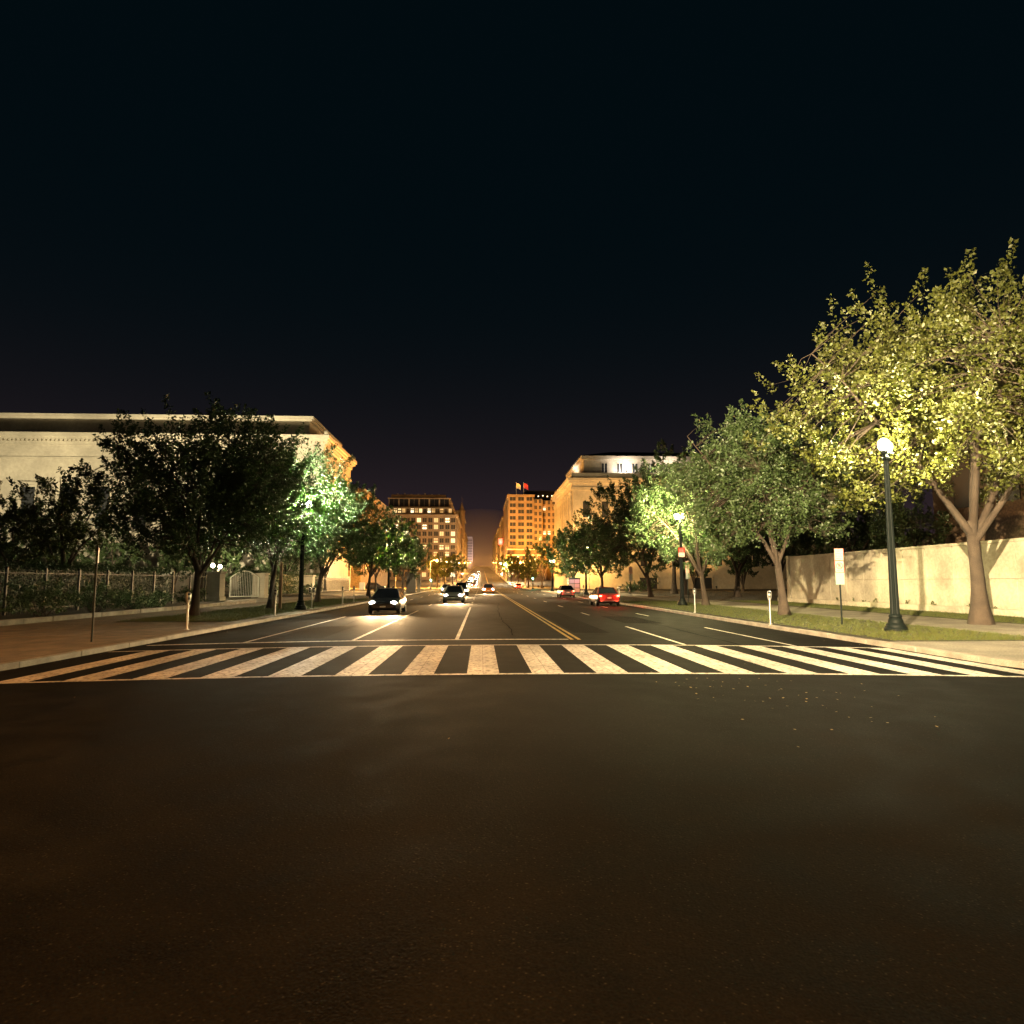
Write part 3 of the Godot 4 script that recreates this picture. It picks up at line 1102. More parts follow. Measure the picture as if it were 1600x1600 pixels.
# fallen leaves on the asphalt, gathered in a loose drift and thinly along the kerbs
func litter() -> void:
	rng.seed = 404
	var b := MB.new()
	for k in 330:
		var p := V(rng.randfn(4.6, 0.9), 0, rng.randfn(-11.3, 1.3))
		if k > 80:
			p = V(12.0 - absf(rng.randfn(0, 0.35)), 0, rng.randf_range(-60, -17))
		if k > 200:
			p = V(-10.4 + absf(rng.randfn(0, 0.3)), 0, rng.randf_range(-60, -17))
		if k > 318:
			p = V(rng.randf_range(-9, 11), 0, rng.randf_range(-12.5, -3))
		p.y = road_y(p.x) + 0.008
		var a := rng.randf() * TAU
		var s := rng.randf_range(0.025, 0.055)
		var d := V(cos(a), rng.randf_range(0.0, 0.3), sin(a)) * s
		var e := V(-sin(a), rng.randf_range(-0.1, 0.3), cos(a)) * s * 0.4
		b.face([p - d * 0.5, p + e, p + d * 0.5, p - e], p - Vector3.UP)
	var o := part("fallen_leaves", b, mat(0.12, 0.085, 0.035, 0.8), self)
	o.set_meta("kind", "stuff")
	tag(o, "small dry leaves scattered on the asphalt and along the gutters", "leaves")


func walls_and_fences() -> void:
	# pale concrete wall along the walkway
	var w := thing("boundary_wall", "tall pale concrete panel wall with coping beside the walkway", "wall", V(28.6, 0.15, 0))
	part("core", bx(0.06, -0.2, -61, 0.42, 4.0, -9), M.wall_concrete, w)
	var low := cb(0, 0.02, -1.192, 0.1, 1.96, 1.192, 0.012).mesh()
	var upp := cb(0, 1.972, -1.192, 0.1, 3.94, 1.192, 0.012).mesh()
	var cop := cb(-0.06, 3.95, -1.195, 0.5, 4.12, 1.195, 0.02).mesh()
	for k in 21:
		var z := -59.8 + 2.4 * k
		part("panel", low, M.wall_concrete, w, V(-0.045 + 0.004 * sin(k * 2.3), 0, z))
		part("panel", upp, M.wall_concrete, w, V(-0.045 + 0.004 * sin(k * 1.3 + 1), 0, z))
		part("coping", cop, M.wall_concrete, w, V(0, 0, z))
	part("end_pier", cb(-0.12, -0.1, -61.5, 0.55, 4.2, -61.0, 0.02), M.wall_concrete, w)
	var led := thing("low_ledge", "knee high concrete ledge at the foot of the tall pale wall", "ledge", V(27.3, 0.1, 0))
	for k in 17:
		part("ledge_block", cb(0, 0, -1.49, 0.3, 0.42, 1.49, 0.02), M.wall_concrete, led, V(0, 0, -59.5 + 3.0 * k))
	rng.seed = 5
	for k in 9:
		shrub_weed(V(rng.randf_range(27.75, 28.3), 0.15, rng.randf_range(-52, -33)), k)
	# low stone edging of the planting bed
	var ed := thing("stone_edging", "low stone edging round the planting bed", "edging", V(-19.9, 0.1, 0))
	for k in 20:
		part("edging_stone", cb(-0.14, 0, -0.99, 0.14, 0.27 + 0.006 * sin(k * 2.1), 0.99, 0.02), M.granite, ed, V(0.01 * sin(k * 3.3), 0, -21.2 - 2.0 * k))
	# iron fence
	var f := thing("iron_fence", "dark iron railing behind the planting bed", "fence", V(-25, 0.2, 0))
	for y in [0.25, 2.2]:
		part("rail", cb(-0.03, y, -62.6, 0.03, y + 0.05, -20, 0.01), M.iron, f)
	var bars := MB.new()
	var z := -20.2
	while z > -62.5:
		bars.tube(V(0, 0.0, z), V(0, 2.42, z), 0.011, 0.011, 5, false)
		z -= 0.16
	var bp := part("bars", bars, M.iron, f)
	bp.set_meta("kind", "stuff")
	for k in 14:
		var pz := -20.6 - 3.2 * k
		part("fence_post", cb(-0.06, 0, pz - 0.06, 0.06, 2.55, pz + 0.06, 0.012), M.iron, f)
	var f2 := thing("iron_fence", "dark iron railing beyond the gate piers along the walkway", "fence", V(-25, 0.2, 0))
	for y in [0.25, 2.2]:
		part("rail", cb(-0.03, y, -129, 0.03, y + 0.05, -101, 0.01), M.iron, f2)
	var bars2 := MB.new()
	z = -101.2
	while z > -128.8:
		bars2.tube(V(0, 0.0, z), V(0, 2.42, z), 0.011, 0.011, 4, false)
		z -= 0.16
	part("bars", bars2, M.iron, f2).set_meta("kind", "stuff")
	# gate piers
	var i := 0
	for q in [[-64.5, "square stone gate pier carrying two bright lamps"], [-77.5, "square stone gate pier beside the white gate leaf"], [-99.0, "lone square stone pier where the second railing starts"]]:
		var p := thing("gate_pier", q[1], "gate pier", V(-25, 0.15, q[0]), 0, "stone gate piers")
		part("plinth", cb(-0.75, 0, -0.75, 0.75, 0.4, 0.75, 0.03), M.limestone, p)
		for c in 5:
			part("course", cb(-0.66, 0.405 + c * 0.43, -0.66, 0.66, 0.83 + c * 0.43, 0.66, 0.015), M.limestone, p)
		part("cap", cb(-0.78, 2.565, -0.78, 0.78, 2.78, 0.78, 0.04), M.limestone, p)
		i += 1
	# white arched gate between the piers
	for q in [[-65.3, 0.5, "white barred gate leaf with arched top, standing ajar by the lamp pier"], [-76.7, PI - 0.75, "white barred gate leaf with arched top beside the plain pier"]]:
		var g := thing("gate_leaf", q[2], "gate", V(-24.9, 0.2, q[0]), q[1], "white gate leaves")
		var fr := MB.new()
		fr.box(V(-0.04, 0.1, -3.4), V(0.04, 0.2, 0)).box(V(-0.04, 0.1, -0.09), V(0.04, 2.2, 0)).box(V(-0.04, 0.1, -3.4), V(0.04, 2.2, -3.31))
		var prev := V(0, 2.2, -0.04)
		for k in 8:
			var t := (k + 1) / 8.0
			var p := V(0, 2.2 + 0.75 * sin(t * PI), -0.04 - 3.32 * t)
			fr.tube(prev, p, 0.045, 0.045, 6)
			prev = p
		part("gate_frame", fr, M.gate_white, g)
		for k in 16:
			var t := (k + 1) / 17.0
			part("bar", MB.new().tube(V(0, 0.2, -3.4 * t), V(0, 2.2 + 0.75 * sin(t * PI), -3.4 * t), 0.018, 0.018, 6), M.gate_white, g)


func shrub_weed(at: Vector3, sd: int) -> void:
	tree_at = at
	rng.seed = 900 + sd
	var t := thing("weed_tuft", "small green weed growing between ledge and tall pale wall", "weed", at, 0, "weeds at the foot of the wall")
	part("foliage", leaf_mass(V(0, 0.3, 0), V(0.35, 0.3, 0.5), 120, 0.08, Vector3.ZERO, 0.25, Color.WHITE, 30)[0], M.blade, t)


func buildings() -> void:
	var warm_a := glow(1.0, 0.68, 0.30, 0.8)
	var warm_b := glow(1.0, 0.82, 0.50, 1.3)
	var warm_c := glow(1.0, 0.60, 0.2, 0.3)
	var shop_a := glow(1.0, 0.62, 0.22, 3.0)
	var shop_b := glow(1.0, 0.80, 0.48, 4.0)
	# floodlit museum with an attic storey
	var b := thing("museum_building", "long pale stone museum with deep cornice and set back attic", "building", V(0, 0, 0))
	part("wall", bx(-150, 0, -158, -31, 28.3, -131), M.limestone, b)
	part("plinth", bx(-150.3, 0, -158.3, -30.5, 3.2, -130.5), M.limestone, b)
	part("string_course", bx(-150.2, 25.5, -158.2, -30.8, 25.9, -130.8), M.limestone, b)
	part("architrave", bx(-150.3, 28.3, -158.3, -30.7, 28.9, -130.7), M.limestone, b)
	var den := MB.new()
	for k in 150:
		den.box(V(-31 - k * 0.8 - 0.4, 28.9, -130.72), V(-31 - k * 0.8, 29.3, -130.35))
	for k in 34:
		den.box(V(-30.72, 28.9, -131.2 - k * 0.8), V(-30.35, 29.3, -130.8 - k * 0.8))
	part("dentils", den, M.limestone, b).set_meta("kind", "stuff")
	part("frieze", bx(-150, 28.9, -158, -31 + 0.28, 29.3, -131 + 0.28), M.limestone, b)
	part("cornice", bx(-151, 29.3, -159, -30.1, 29.8, -130.1), M.limestone, b)
	part("cornice_crown", bx(-151.2, 29.8, -159.2, -29.8, 30.5, -129.8), M.limestone, b)
	part("acroterion", MB.new().ball(V(-30.5, 30.9, -130.5), V(0.5, 0.7, 0.5), 8, 6), M.limestone, b)
	part("acroterion", MB.new().ball(V(-30.5, 30.9, -158.2), V(0.5, 0.7, 0.5), 8, 6), M.limestone, b)
	part("attic", bx(-150, 30.5, -161, -35, 34.3, -135), M.limestone, b)
	part("attic_cap", bx(-150, 34.3, -161.6, -34.4, 34.7, -134.4), M.limestone, b)
	part("attic_crown", bx(-150, 34.7, -162, -34.0, 35.2, -134.0), M.limestone, b)
	for k in 9:
		var x := -37.5 - 7.0 * k
		var wn := part("window", bx(x - 1.2, 12, -130.98, x + 1.2, 20, -130.9), M.pane, b)
		part("frame", bx(x - 1.5, 11.6, -130.99, x - 1.2, 20.4, -130.7), M.limestone, wn)
		part("frame", bx(x + 1.2, 11.6, -130.99, x + 1.5, 20.4, -130.7), M.limestone, wn)
		part("lintel", bx(x - 1.7, 20.4, -130.99, x + 1.7, 21.0, -130.5), M.limestone, wn)
		part("sill", bx(x - 1.7, 11.2, -130.99, x + 1.7, 11.6, -130.4), M.limestone, wn)
	for z in [-136.0, -144.5, -153.0]:
		var wn := part("window", bx(-31.0, 20.5, z - 0.5, -30.92, 24.4, z + 0.5), M.pane, b)
		part("sill", bx(-30.99, 20.1, z - 0.8, -30.6, 20.48, z + 0.8), M.limestone, wn)
	# the block beyond the far crossing on that side
	var b2 := thing("stone_block_building", "orange lit stone block with plain cornice behind the avenue trees", "building")
	part("wall", bx(-90, 0, -268, -37, 29, -208), M.far_stone, b2)
	part("cornice", bx(-91, 29, -269, -36, 30.6, -207), M.far_stone, b2)
	facade(b2, "+x", -37.0, -266, -210, 4, 6, 4, 12, M.far_stone, [M.pane, warm_c], 0.05, 3)
	facade(b2, "z", -208.0, -88, -39, 4, 6, 4, 10, M.far_stone, [M.pane, warm_c], 0.05, 4)

	# courthouse with attic and hipped roof
	var c := thing("courthouse_building", "classical stone courthouse with pilasters, bright attic and dark hipped roof", "building")
	part("wall", bx(24, 0, -214, 96, 26, -174), M.limestone, c)
	part("plinth", bx(23.4, 0, -214.4, 96.4, 3.6, -173.4), M.limestone, c)
	part("architrave", bx(23.5, 26, -214.5, 96.5, 26.8, -173.5), M.limestone, c)
	part("frieze", bx(23.7, 26.8, -214.3, 96.3, 27.8, -173.7), M.limestone, c)
	part("cornice", bx(22.9, 27.8, -215, 97, 28.4, -172.9), M.limestone, c)
	part("cornice_crown", bx(22.5, 28.4, -215.4, 97.4, 29.1, -172.5), M.limestone, c)
	part("parapet", bx(23.6, 29.1, -214.2, 96.2, 30.6, -173.6), M.limestone, c)
	part("attic", bx(27.6, 30.6, -210, 92, 35.0, -178), M.limestone, c)
	part("attic_cap", bx(26.9, 35.0, -210.7, 92.7, 35.9, -177.3), M.limestone, c)
	var rf := MB.new()
	var e := [V(26.6, 35.9, -177), V(93, 35.9, -177), V(93, 35.9, -211), V(26.6, 35.9, -211)]
	var r0 := V(38, 40.2, -194)
	var r1 := V(82, 40.2, -194)
	rf.face([e[0], e[1], r1, r0], V(60, 30, -194))
	rf.face([e[2], e[3], r0, r1], V(60, 30, -194))
	rf.face([e[0], e[3], r0], V(60, 30, -194))
	rf.face([e[1], e[2], r1], V(60, 30, -194))
	part("roof", rf, M.slate, c)
	for k in 12:
		var x := 33.2 + 4.2 * k
		var wn := part("window", bx(x - 0.75, 31.4, -177.98, x + 0.75, 33.9, -177.93), M.pane, c)
		part("frame", bx(x - 0.95, 31.2, -177.99, x - 0.75, 34.1, -177.8), M.limestone, wn)
		part("frame", bx(x + 0.75, 31.2, -177.99, x + 0.95, 34.1, -177.8), M.limestone, wn)
		part("mullion", bx(x - 0.06, 31.4, -177.93, x + 0.06, 33.9, -177.85), M.gate_white, wn)
	for k in 9:
		var z := -175.6 - 4.55 * k
		part("pilaster", MB.new().lathe([[0.95, 3.6], [0.95, 4.2], [0.75, 4.5], [0.68, 24.6], [0.9, 25.3], [0.95, 26.0]], 16, V(23.9, 0, z)), M.limestone, c)
		if k < 8:
			for s in 3:
				part("window", bx(23.99, 6 + 6.4 * s, z - 3.1, 23.93, 10.2 + 6.4 * s, z - 1.5), M.pane, c)
	for k in 12:
		var x := 27.5 + 5.0 * k
		for s in 3:
			part("window", bx(x - 0.85, 6 + 6.4 * s, -174.0 + 0.01, x + 0.85, 10.2 + 6.4 * s, -173.93), M.pane, c)
	for x in [43.5, 58.0]:
		var d := part("door", bx(x - 2.3, 0, -173.42, x + 2.3, 3.0, -173.32), M.pane, c)
		part("door_frame", bx(x - 2.6, 0, -173.41, x - 2.3, 3.3, -173.2), M.limestone, d)
		part("door_frame", bx(x + 2.3, 0, -173.41, x + 2.6, 3.3, -173.2), M.limestone, d)

	# office block with stepped top floors
	var o := thing("office_building", "brown stone office block with stepped glazed top floors and lit windows", "building")
	part("wall", bx(-52, 0, -430, -13.4, 35.8, -350.4), M.office_stone, o)
	facade(o, "z", -350.4, -52, -13.4, 3.2, 9, 3.55, 13, M.office_stone, [M.pane, warm_a, warm_b, warm_c], 0.34, 21)
	facade(o, "+x", -13.4, -430, -350.4, 3.2, 9, 3.55, 18, M.office_stone, [M.pane, warm_c], 0.06, 22)
	part("cornice", bx(-53, 35.8, -431, -12.4, 37.0, -349.4), M.office_stone, o)
	part("terrace_wall", bx(-51, 37.0, -428, -15.5, 40.4, -353.5), M.office_stone, o)
	facade(o, "z", -353.5, -51, -15.5, 37.0, 1, 3.4, 16, M.office_stone, [M.pane, warm_a, warm_b, warm_c], 0.5, 26)
	part("terrace_slab", bx(-51.5, 40.4, -429, -14.9, 41.0, -352.9), M.office_stone, o)
	part("upper_wall", bx(-49.5, 41.0, -425, -17.2, 46.0, -357), M.office_stone, o)
	facade(o, "z", -357.0, -49.5, -17.2, 41.0, 1, 5.0, 6, M.office_stone, [M.dark_glass, warm_c], 0.1, 24, 0.14, 0.2)
	part("upper_slab", bx(-50, 46.0, -426, -16.6, 46.5, -356.4), M.office_stone, o)
	part("plant_room", bx(-49, 46.5, -420, -19.5, 49.0, -362), M.office_stone, o)
	for k in 7:
		part("roof_vent", bx(-46 + k * 3.7, 49.0, -364, -45.2 + k * 3.7, 49.6 + 0.3 * sin(k * 2.0), -363), M.grey_metal, o)

	# tall office with flags
	var q := thing("corner_office_building", "tall orange lit office block with two flagpoles on its roof", "building")
	part("wall", bx(14.2, 0, -420, 27.4, 46.6, -350.4), M.office_brick, q)
	facade(q, "z", -350.4, 14.2, 27.4, 19.6, 8, 3.36, 3, M.office_brick, [M.pane, warm_a], 0.05, 31, 0.3, 0.42)
	facade(q, "-x", 14.2, -420, -350.4, 6, 12, 3.36, 16, M.office_brick, [M.pane, warm_a], 0.07, 32, 0.4, 0.42)
	part("wall", bx(27.4, 0, -420, 32.2, 45.6, -351.4), M.office_brick, q)
	facade(q, "z", -351.4, 27.4, 32.2, 19.0, 8, 3.3, 2, M.office_brick, [M.pane, warm_a], 0.1, 33, 0.45, 0.42)
	part("wall", bx(32.2, 0, -420, 52, 45.2, -354), M.office_brick, q)
	facade(q, "z", -354.0, 32.2, 52, 19.0, 8, 3.25, 8, M.office_brick, [M.pane, warm_a, warm_b], 0.12, 34, 0.5, 0.42)
	part("podium", bx(13.6, 0, -349.6, 34, 18.6, -349.0 - 1.4), M.brownstone, q)
	for y in [12.5, 15.6, 18.6]:
		part("string_course", bx(13.2, y, -350.3, 34.4, y + 0.45, -348.9), M.gate_white, q)
	for k in 6:
		part("window", bx(15 + k * 3.2, 13.4, -349.0, 16.4 + k * 3.2, 15.2, -348.95), warm_b if k % 3 == 1 else M.pane, q)
		part("window", bx(15 + k * 3.2, 8.4, -349.0, 16.4 + k * 3.2, 11.2, -348.95), M.pane, q)
	part("cornice", bx(13.4, 46.6, -420, 28, 47.8, -349.4), M.office_brick, q)
	part("roof_house", bx(24, 47.8, -390, 48, 52, -365), M.slate, q)
	for k in 5:
		part("roof_lamp", MB.new().ball(V(30 + k * 2.4, 47.0 + 0.3 * (k % 2), -350.6), V(0.35, 0.35, 0.35), 8, 6), warm_b, q)
	var flags := [[18.4, mat(0.75, 0.62, 0.4, 0.8), "pale flag hanging from a white pole on the tall office roof"], [22.3, mat(0.6, 0.05, 0.06, 0.8), "red flag hanging from a white pole on the tall office roof"]]
	for fl in flags:
		var t := thing("flagpole", fl[2], "flag", V(fl[0], 47.8, -352), 0, "roof flags")
		part("pole", MB.new().lathe([[0.14, 0], [0.08, 6.6], [0.16, 6.7], [0.0, 6.95]], 8), M.gate_white, t)
		var rings := []
		for k in 7:
			var f := k / 6.0
			var row := []
			for j in 4:
				row.append(V(0.1 + 2.2 * f, 6.3 - 0.9 * j - 1.1 * f * f, 0.3 * sin(f * 7 + j * 0.6) * f))
			rings.append(row)
		part("cloth", MB.new().loft(rings, false, false), fl[1], t)

	# buildings farther up the street
	var far := [["row_building", "narrow orange stone building with a corner turret up the street", -13.0, -36.0, -436.0, -520.0, 47.0, -1], ["row_building", "plain tan building beyond the turreted one", -13.5, -40.0, -526.0, -640.0, 40.0, -1],
		["row_building", "tan stepped building next to the tall flagged office", 13.6, 40.0, -424.0, -486.0, 42.0, 1], ["row_building", "lower tan building farther up beside the stepped one", 12.6, 40.0, -490.0, -600.0, 40.0, 1], ["row_building", "last pale building at the top of the rising street", 13.0, 50.0, -606.0, -760.0, 44.0, 1]]
	var n := 0
	for f in far:
		var t := thing(f[0], f[1], "building", Vector3.ZERO, 0, "buildings up the street")
		part("wall", bx(f[2], 0, f[4], f[3], f[6], f[5]), M.far_stone, t)
		part("cornice", bx(f[2] - 0.9 * f[7], f[6], f[4] + 0.9, f[3], f[6] + 1.3, f[5]), M.far_stone, t)
		facade(t, "+x" if f[7] < 0 else "-x", f[2], f[5], f[4], 8, int((f[6] - 9) / 3.6), 3.6, 10, M.far_stone, [M.pane, warm_c, warm_a], 0.15, 60 + n, 0.4, 0.42)
		facade(t, "z", f[4], minf(f[2], f[3]), maxf(f[2], f[3]), 8, int((f[6] - 9) / 3.6), 3.6, 6, M.far_stone, [M.pane, warm_c], 0.15, 70 + n, 0.4, 0.42)
		for j in 7:      # lit shop fronts along the pavement
			var z0: float = lerpf(f[4], f[5], (j + 0.12) / 7.0)
			var z1: float = lerpf(f[4], f[5], (j + 0.85) / 7.0)
			part("shop_window", bx(f[2] - 0.12 * f[7], gz(z0) + 0.9, z0, f[2] + 0.02 * f[7], gz(z1) + 4.4, z1), [shop_a, shop_b, shop_a][j % 3] if (j + n) % 4 else M.pane, t)
		if n == 0:
			part("turret", MB.new().lathe([[2.0, 30], [2.0, 47.5], [2.3, 48], [1.4, 49.5], [0.3, 53], [0.08, 54], [0.05, 58]], 12, V(-12.9, 0, -436.5)), M.far_stone, t)
		if n == 2:
			part("roof_step", bx(15, 43.3, -430, 36, 46.5, -480), M.far_stone, t)
			part("flag_staff", MB.new().tube(V(17, 46.5, -434), V(17, 53, -434), 0.1, 0.06, 6), M.gate_white, t)
		n += 1
	var tw := thing("far_tower", "small grey tower with pale floor bands and a pale roof screen", "building", V(0, 0, -905))
	part("wall", bx(-23, 0, -20, -12, 60, 0), mat(0.1, 0.1, 0.12, 0.6), tw)
	for k in 9:
		part("floor_band", bx(-23.2, 30 + 3.6 * k, -20.2, -11.8, 30.7 + 3.6 * k, 0.25), mat(0.5, 0.46, 0.46, 0.7), tw)
	part("roof_screen", bx(-20.5, 60, -15, -12.4, 62.6, -0.5), mat(0.6, 0.55, 0.54, 0.7), tw)
	part("corner_strip", bx(-12.2, 28, -0.2, -11.6, 60, 0.3), mat(0.5, 0.46, 0.46, 0.7), tw)
	# stone building behind the pale wall
	var s := thing("stepped_stone_building", "brown stone building with stepped base behind the pale wall", "building")
	part("wall", bx(36.4, 0, -52, 80, 15, -12), M.brownstone, s)
	part("base_step", bx(35.6, 0, -53.2, 80, 5.3, -11.5), M.brownstone, s)
	part("base_step", bx(35.0, 0, -54, 80, 4.7, -11), M.brownstone, s)
	part("base_moulding", bx(36.0, 5.3, -52.6, 80, 5.8, -11.8), M.brownstone, s)
	part("cornice", bx(35.6, 15, -53, 81, 16.2, -11), M.brownstone, s)
	for k in 9:
		part("window", bx(36.42, 7.5, -49.5 + k * 4.4, 36.3, 12.5, -47.6 + k * 4.4), M.pane, s)


func trees() -> void:
	var k0 := 0
	lamp_spots = [[V(15.0, 7.0, -23.9), 1.5], [V(21.0, 3.6, -30), 3.2], [V(15.35, 7.0, -50.9), 2.2], [V(-12.5, 7, -91.4), 1.5], [V(14.8, 7, -94.7), 1.5]]
	var green := leaf(0.056, 0.096, 0.036)
	var olive := leaf(0.052, 0.058, 0.010)
	var mid := leaf(0.036, 0.057, 0.018)
	var gold := leaf(0.055, 0.059, 0.009)
	var dark := mid      # the deep green leaf of most trees here
	var g1 := "trees in the verge by the planting bed"
	var g2 := "trees in the verge by the pale wall"
	tree("broad dark street tree before the planting bed, forking low", V(-15.0, 0.15, -36.1), 2.5, V(0.5, 6.6, 0), V(6.8, 4.8, 6.0), 78000, 0.145, 101, dark, g1, 0.18)
	tree("brightly lit green street tree beside the gate pier", V(-14.2, 0.15, -46.2), 3.0, V(1.2, 6.7, 1.3), V(5.6, 4.6, 5.4), 50000, 0.145, 102, green, g1, 0.17)
	tree("street tree third along from the planting bed", V(-14.5, 0.15, -60.3), 2.9, V(1.5, 6.9, 0), V(5.4, 4.7, 5.2), 32000, 0.17, 103, green, g1)
	tree("green street tree standing by the parked dark pickup", V(-14.5, 0.15, -87.4), 2.9, V(0.6, 6.4, 0), V(6.2, 4.8, 5.6), 28000, 0.21, 104, green, g1)
	tree("dark street tree nearest the far crossing beside the stone kiosk", V(-13.0, 0.15, -112), 2.6, V(0.3, 6.0, 0), V(5.2, 4.4, 4.8), 16000, 0.28, 105, dark, g1)
	tree("broad dark tree at the rear of the walkway by the far crossing", V(-19, 0.15, -122), 2.8, V(0, 6.5, 0), V(4.6, 4.0, 4.6), 7000, 0.3, 106, dark, g1)
	var g3 := "garden trees behind the railing"
	tree("pale leaved garden tree behind the railing and shrubs", V(-30, 0.2, -50), 2.5, V(-0.5, 6.2, 0), V(4.6, 4.2, 4.6), 12000, 0.19, 111, olive, g3, 0.19, "garden_tree")
	tree("dark garden tree in front of the museum beyond the gate pier lamps", V(-35, 0.2, -86), 3, V(0, 6.8, 0), V(5.5, 4.6, 5), 8000, 0.28, 112, dark, g3, 0.2, "garden_tree")
	tree("dark garden tree in the museum forecourt past the lone pier", V(-31, 0.2, -108), 3, V(0, 6.8, 0), V(5.5, 4.8, 5), 8000, 0.3, 113, dark, g3, 0.2, "garden_tree")
	tree("tall dark garden tree close to the museum corner", V(-27.5, 0.2, -120), 3, V(0, 8.0, 0), V(5.0, 5.4, 5), 8000, 0.3, 114, dark, g3, 0.2, "garden_tree")
	tree("wide garden tree deep in the lawn behind the railing", V(-42, 0.2, -62), 3, V(0, 6.4, 0), V(5.5, 4.6, 5), 8000, 0.26, 115, dark, g3, 0.2, "garden_tree")

	tree("large golden leaved tree overhanging the tallest lamp by the pale wall", V(21.2, 0.15, -27.8), 4.4, V(-0.6, 9.2, 0.6), V(9.0, 5.6, 8.4), 70000, 0.148, 201, gold, g2, 0.27, "street_tree", 1.5)
	tree("street tree with forked trunk where the pale wall ends", V(16.2, 0.15, -35.4), 3.4, V(-1.1, 6.9, 0), V(5.6, 4.6, 5.4), 56000, 0.135, 202, mid, g2, 0.2)
	tree("bright yellow green tree right behind the lamp with one dead globe", V(17.2, 0.15, -50.9), 2.6, V(-0.5, 7.0, -2.4), V(6.2, 5.1, 5.4), 46000, 0.155, 203, green, g2, 0.19)
	tree("dark street tree in front of the courthouse", V(20.0, 0.15, -78.6), 3.0, V(-2.0, 8.2, 0), V(8.2, 6.6, 6.8), 48000, 0.21, 204, dark, g2, 0.22)
	tree("green street tree between the courthouse and the avenue", V(16.4, 0.15, -90.1), 2.8, V(-0.8, 6.4, 0), V(7.2, 5.1, 6.2), 34000, 0.21, 205, green, g2)
	tree("street tree beside the information kiosk", V(14.9, 0.15, -108), 2.6, V(0, 6.2, 0), V(5.6, 4.6, 5.0), 18000, 0.23, 206, green, g2)
	var g4 := "park trees in front of the courthouse"
	tree("very tall dark park tree rising beside the courthouse roof", V(29, 0.15, -100), 5, V(0, 13.4, 0), V(8.0, 10, 7), 30000, 0.28, 211, dark, g4, 0.35, "park_tree")
	tree("leaning park tree beyond the end of the pale wall", V(30, 0.15, -78), 3, V(1.0, 7, 0), V(5, 4.3, 5), 9000, 0.26, 212, dark, g4, 0.3, "park_tree")
	tree("thick trunked park tree past the end of the pale wall", V(27.5, 0.15, -90), 3, V(0, 7.5, 0), V(5, 4.6, 5), 9000, 0.28, 213, dark, g4, 0.42, "park_tree")
	tree("park tree on the lawn farther behind the wall end", V(38, 0.15, -84), 3, V(0, 7, 0), V(5.5, 4.6, 5), 8000, 0.28, 214, dark, g4, 0.3, "park_tree")
	tree("dark tree rising just behind the pale wall near its end", V(32.5, 0.15, -57), 2.6, V(0, 6.4, 0), V(3.8, 4.0, 4.5), 10000, 0.22, 215, dark, g4, 0.2, "park_tree")
	tree("round dark tree between the pale wall and stepped building", V(32.3, 0.15, -49), 2.6, V(0, 5.6, 0), V(3.0, 3.2, 3.2), 9000, 0.18, 216, dark, g4, 0.16, "park_tree")
	# dark hedge and evergreens that close the garden and the courthouse lawn
	hedge("long dark hedge behind the iron railing", V(-28.5, 0.15, -44), V(1.3, 2.9, 17), 24000, 501, dark)
	hedge("long dark hedge beyond the gate on the museum side", V(-30, 0.15, -106), V(1.3, 3.2, 18), 16000, 502, dark)
	k0 = 0
	for q in [[-36.0, -121.0, 11.5, "first in the row of dense evergreens below the museum front"], [-45.0, -120.0, 10.5, "second in the row of dense evergreens below the museum front"], [-54.0, -121.0, 11.5, "third in the row of dense evergreens below the museum front"], [-64.0, -120.0, 11.0, "fourth in the row of dense evergreens below the museum front"], [-74.0, -121.0, 11.0, "fifth in the row of dense evergreens below the museum front"], [-85.0, -121.0, 11.5, "sixth in the row of dense evergreens below the museum front"],
			[41.0, -128.0, 15.0, "first in the row of dense evergreens on the courthouse lawn"], [49.0, -124.0, 16.0, "second in the row of dense evergreens on the courthouse lawn"], [57.0, -118.0, 17.0, "third in the row of dense evergreens on the courthouse lawn"], [50.0, -98.0, 13.0, "fourth evergreen on the courthouse lawn, standing forward of the row"], [44.0, -72.0, 9.0, "low evergreen on the lawn behind the end of the pale wall"]]:
		tree(q[3], V(q[0], 0.17, q[1]), 1.2, V(0, q[2] * 0.5, 0), V(5.2, q[2] * 0.5, 4.6), 9000, 0.36, 520 + k0, dark, "dense evergreens", 0.25, "evergreen_tree", 1.2)
		k0 += 1
	# beyond the far crossing
	var g5 := "trees up the rising street"
	var k := 0
	for q in [[16.5, -182.0, 13.5, "tall brownish tree in front of the courthouse corner"], [14.0, -200.0, 9.0, "small tree by the far crossing on the courthouse side"], [-13.0, -200.0, 10.0, "small orange lit tree by the far crossing before the stepped office"], [-13.0, -240.0, 12.0, "orange lit tree before the stepped office block"], [-12.2, -285.0, 13.0, "second orange lit tree before the stepped office block"], [-12.0, -330.0, 15.0, "orange lit tree at the foot of the stepped office block"],
			[13.4, -245.0, 11.0, "orange lit tree at the kerb beyond the courthouse"], [13.0, -290.0, 13.0, "second orange lit tree beyond the courthouse"], [13.0, -335.0, 14.0, "orange lit tree at the foot of the tall flagged office"], [-11.5, -400.0, 14.0, "orange lit tree beside the stepped office flank"], [12.0, -410.0, 15.0, "orange lit tree beside the tall flagged office flank"]]:
		tree(q[3], V(q[0], gz(q[1]) + 0.15, q[1]), 2.6, V(0, q[2] * 0.58, 0), V(q[2] * 0.40, q[2] * 0.42, q[2] * 0.40), 4500, 0.42, 300 + k, olive, g5, 0.2, "avenue_tree", 1.4)
		k += 1
	# planting bed
	shrub("leafy green shrub in the planting bed behind the stone edging", V(-21.8, 0.2, -34.5), V(1.9, 1.05, 2.6), 4200, 0.1, 401, green)
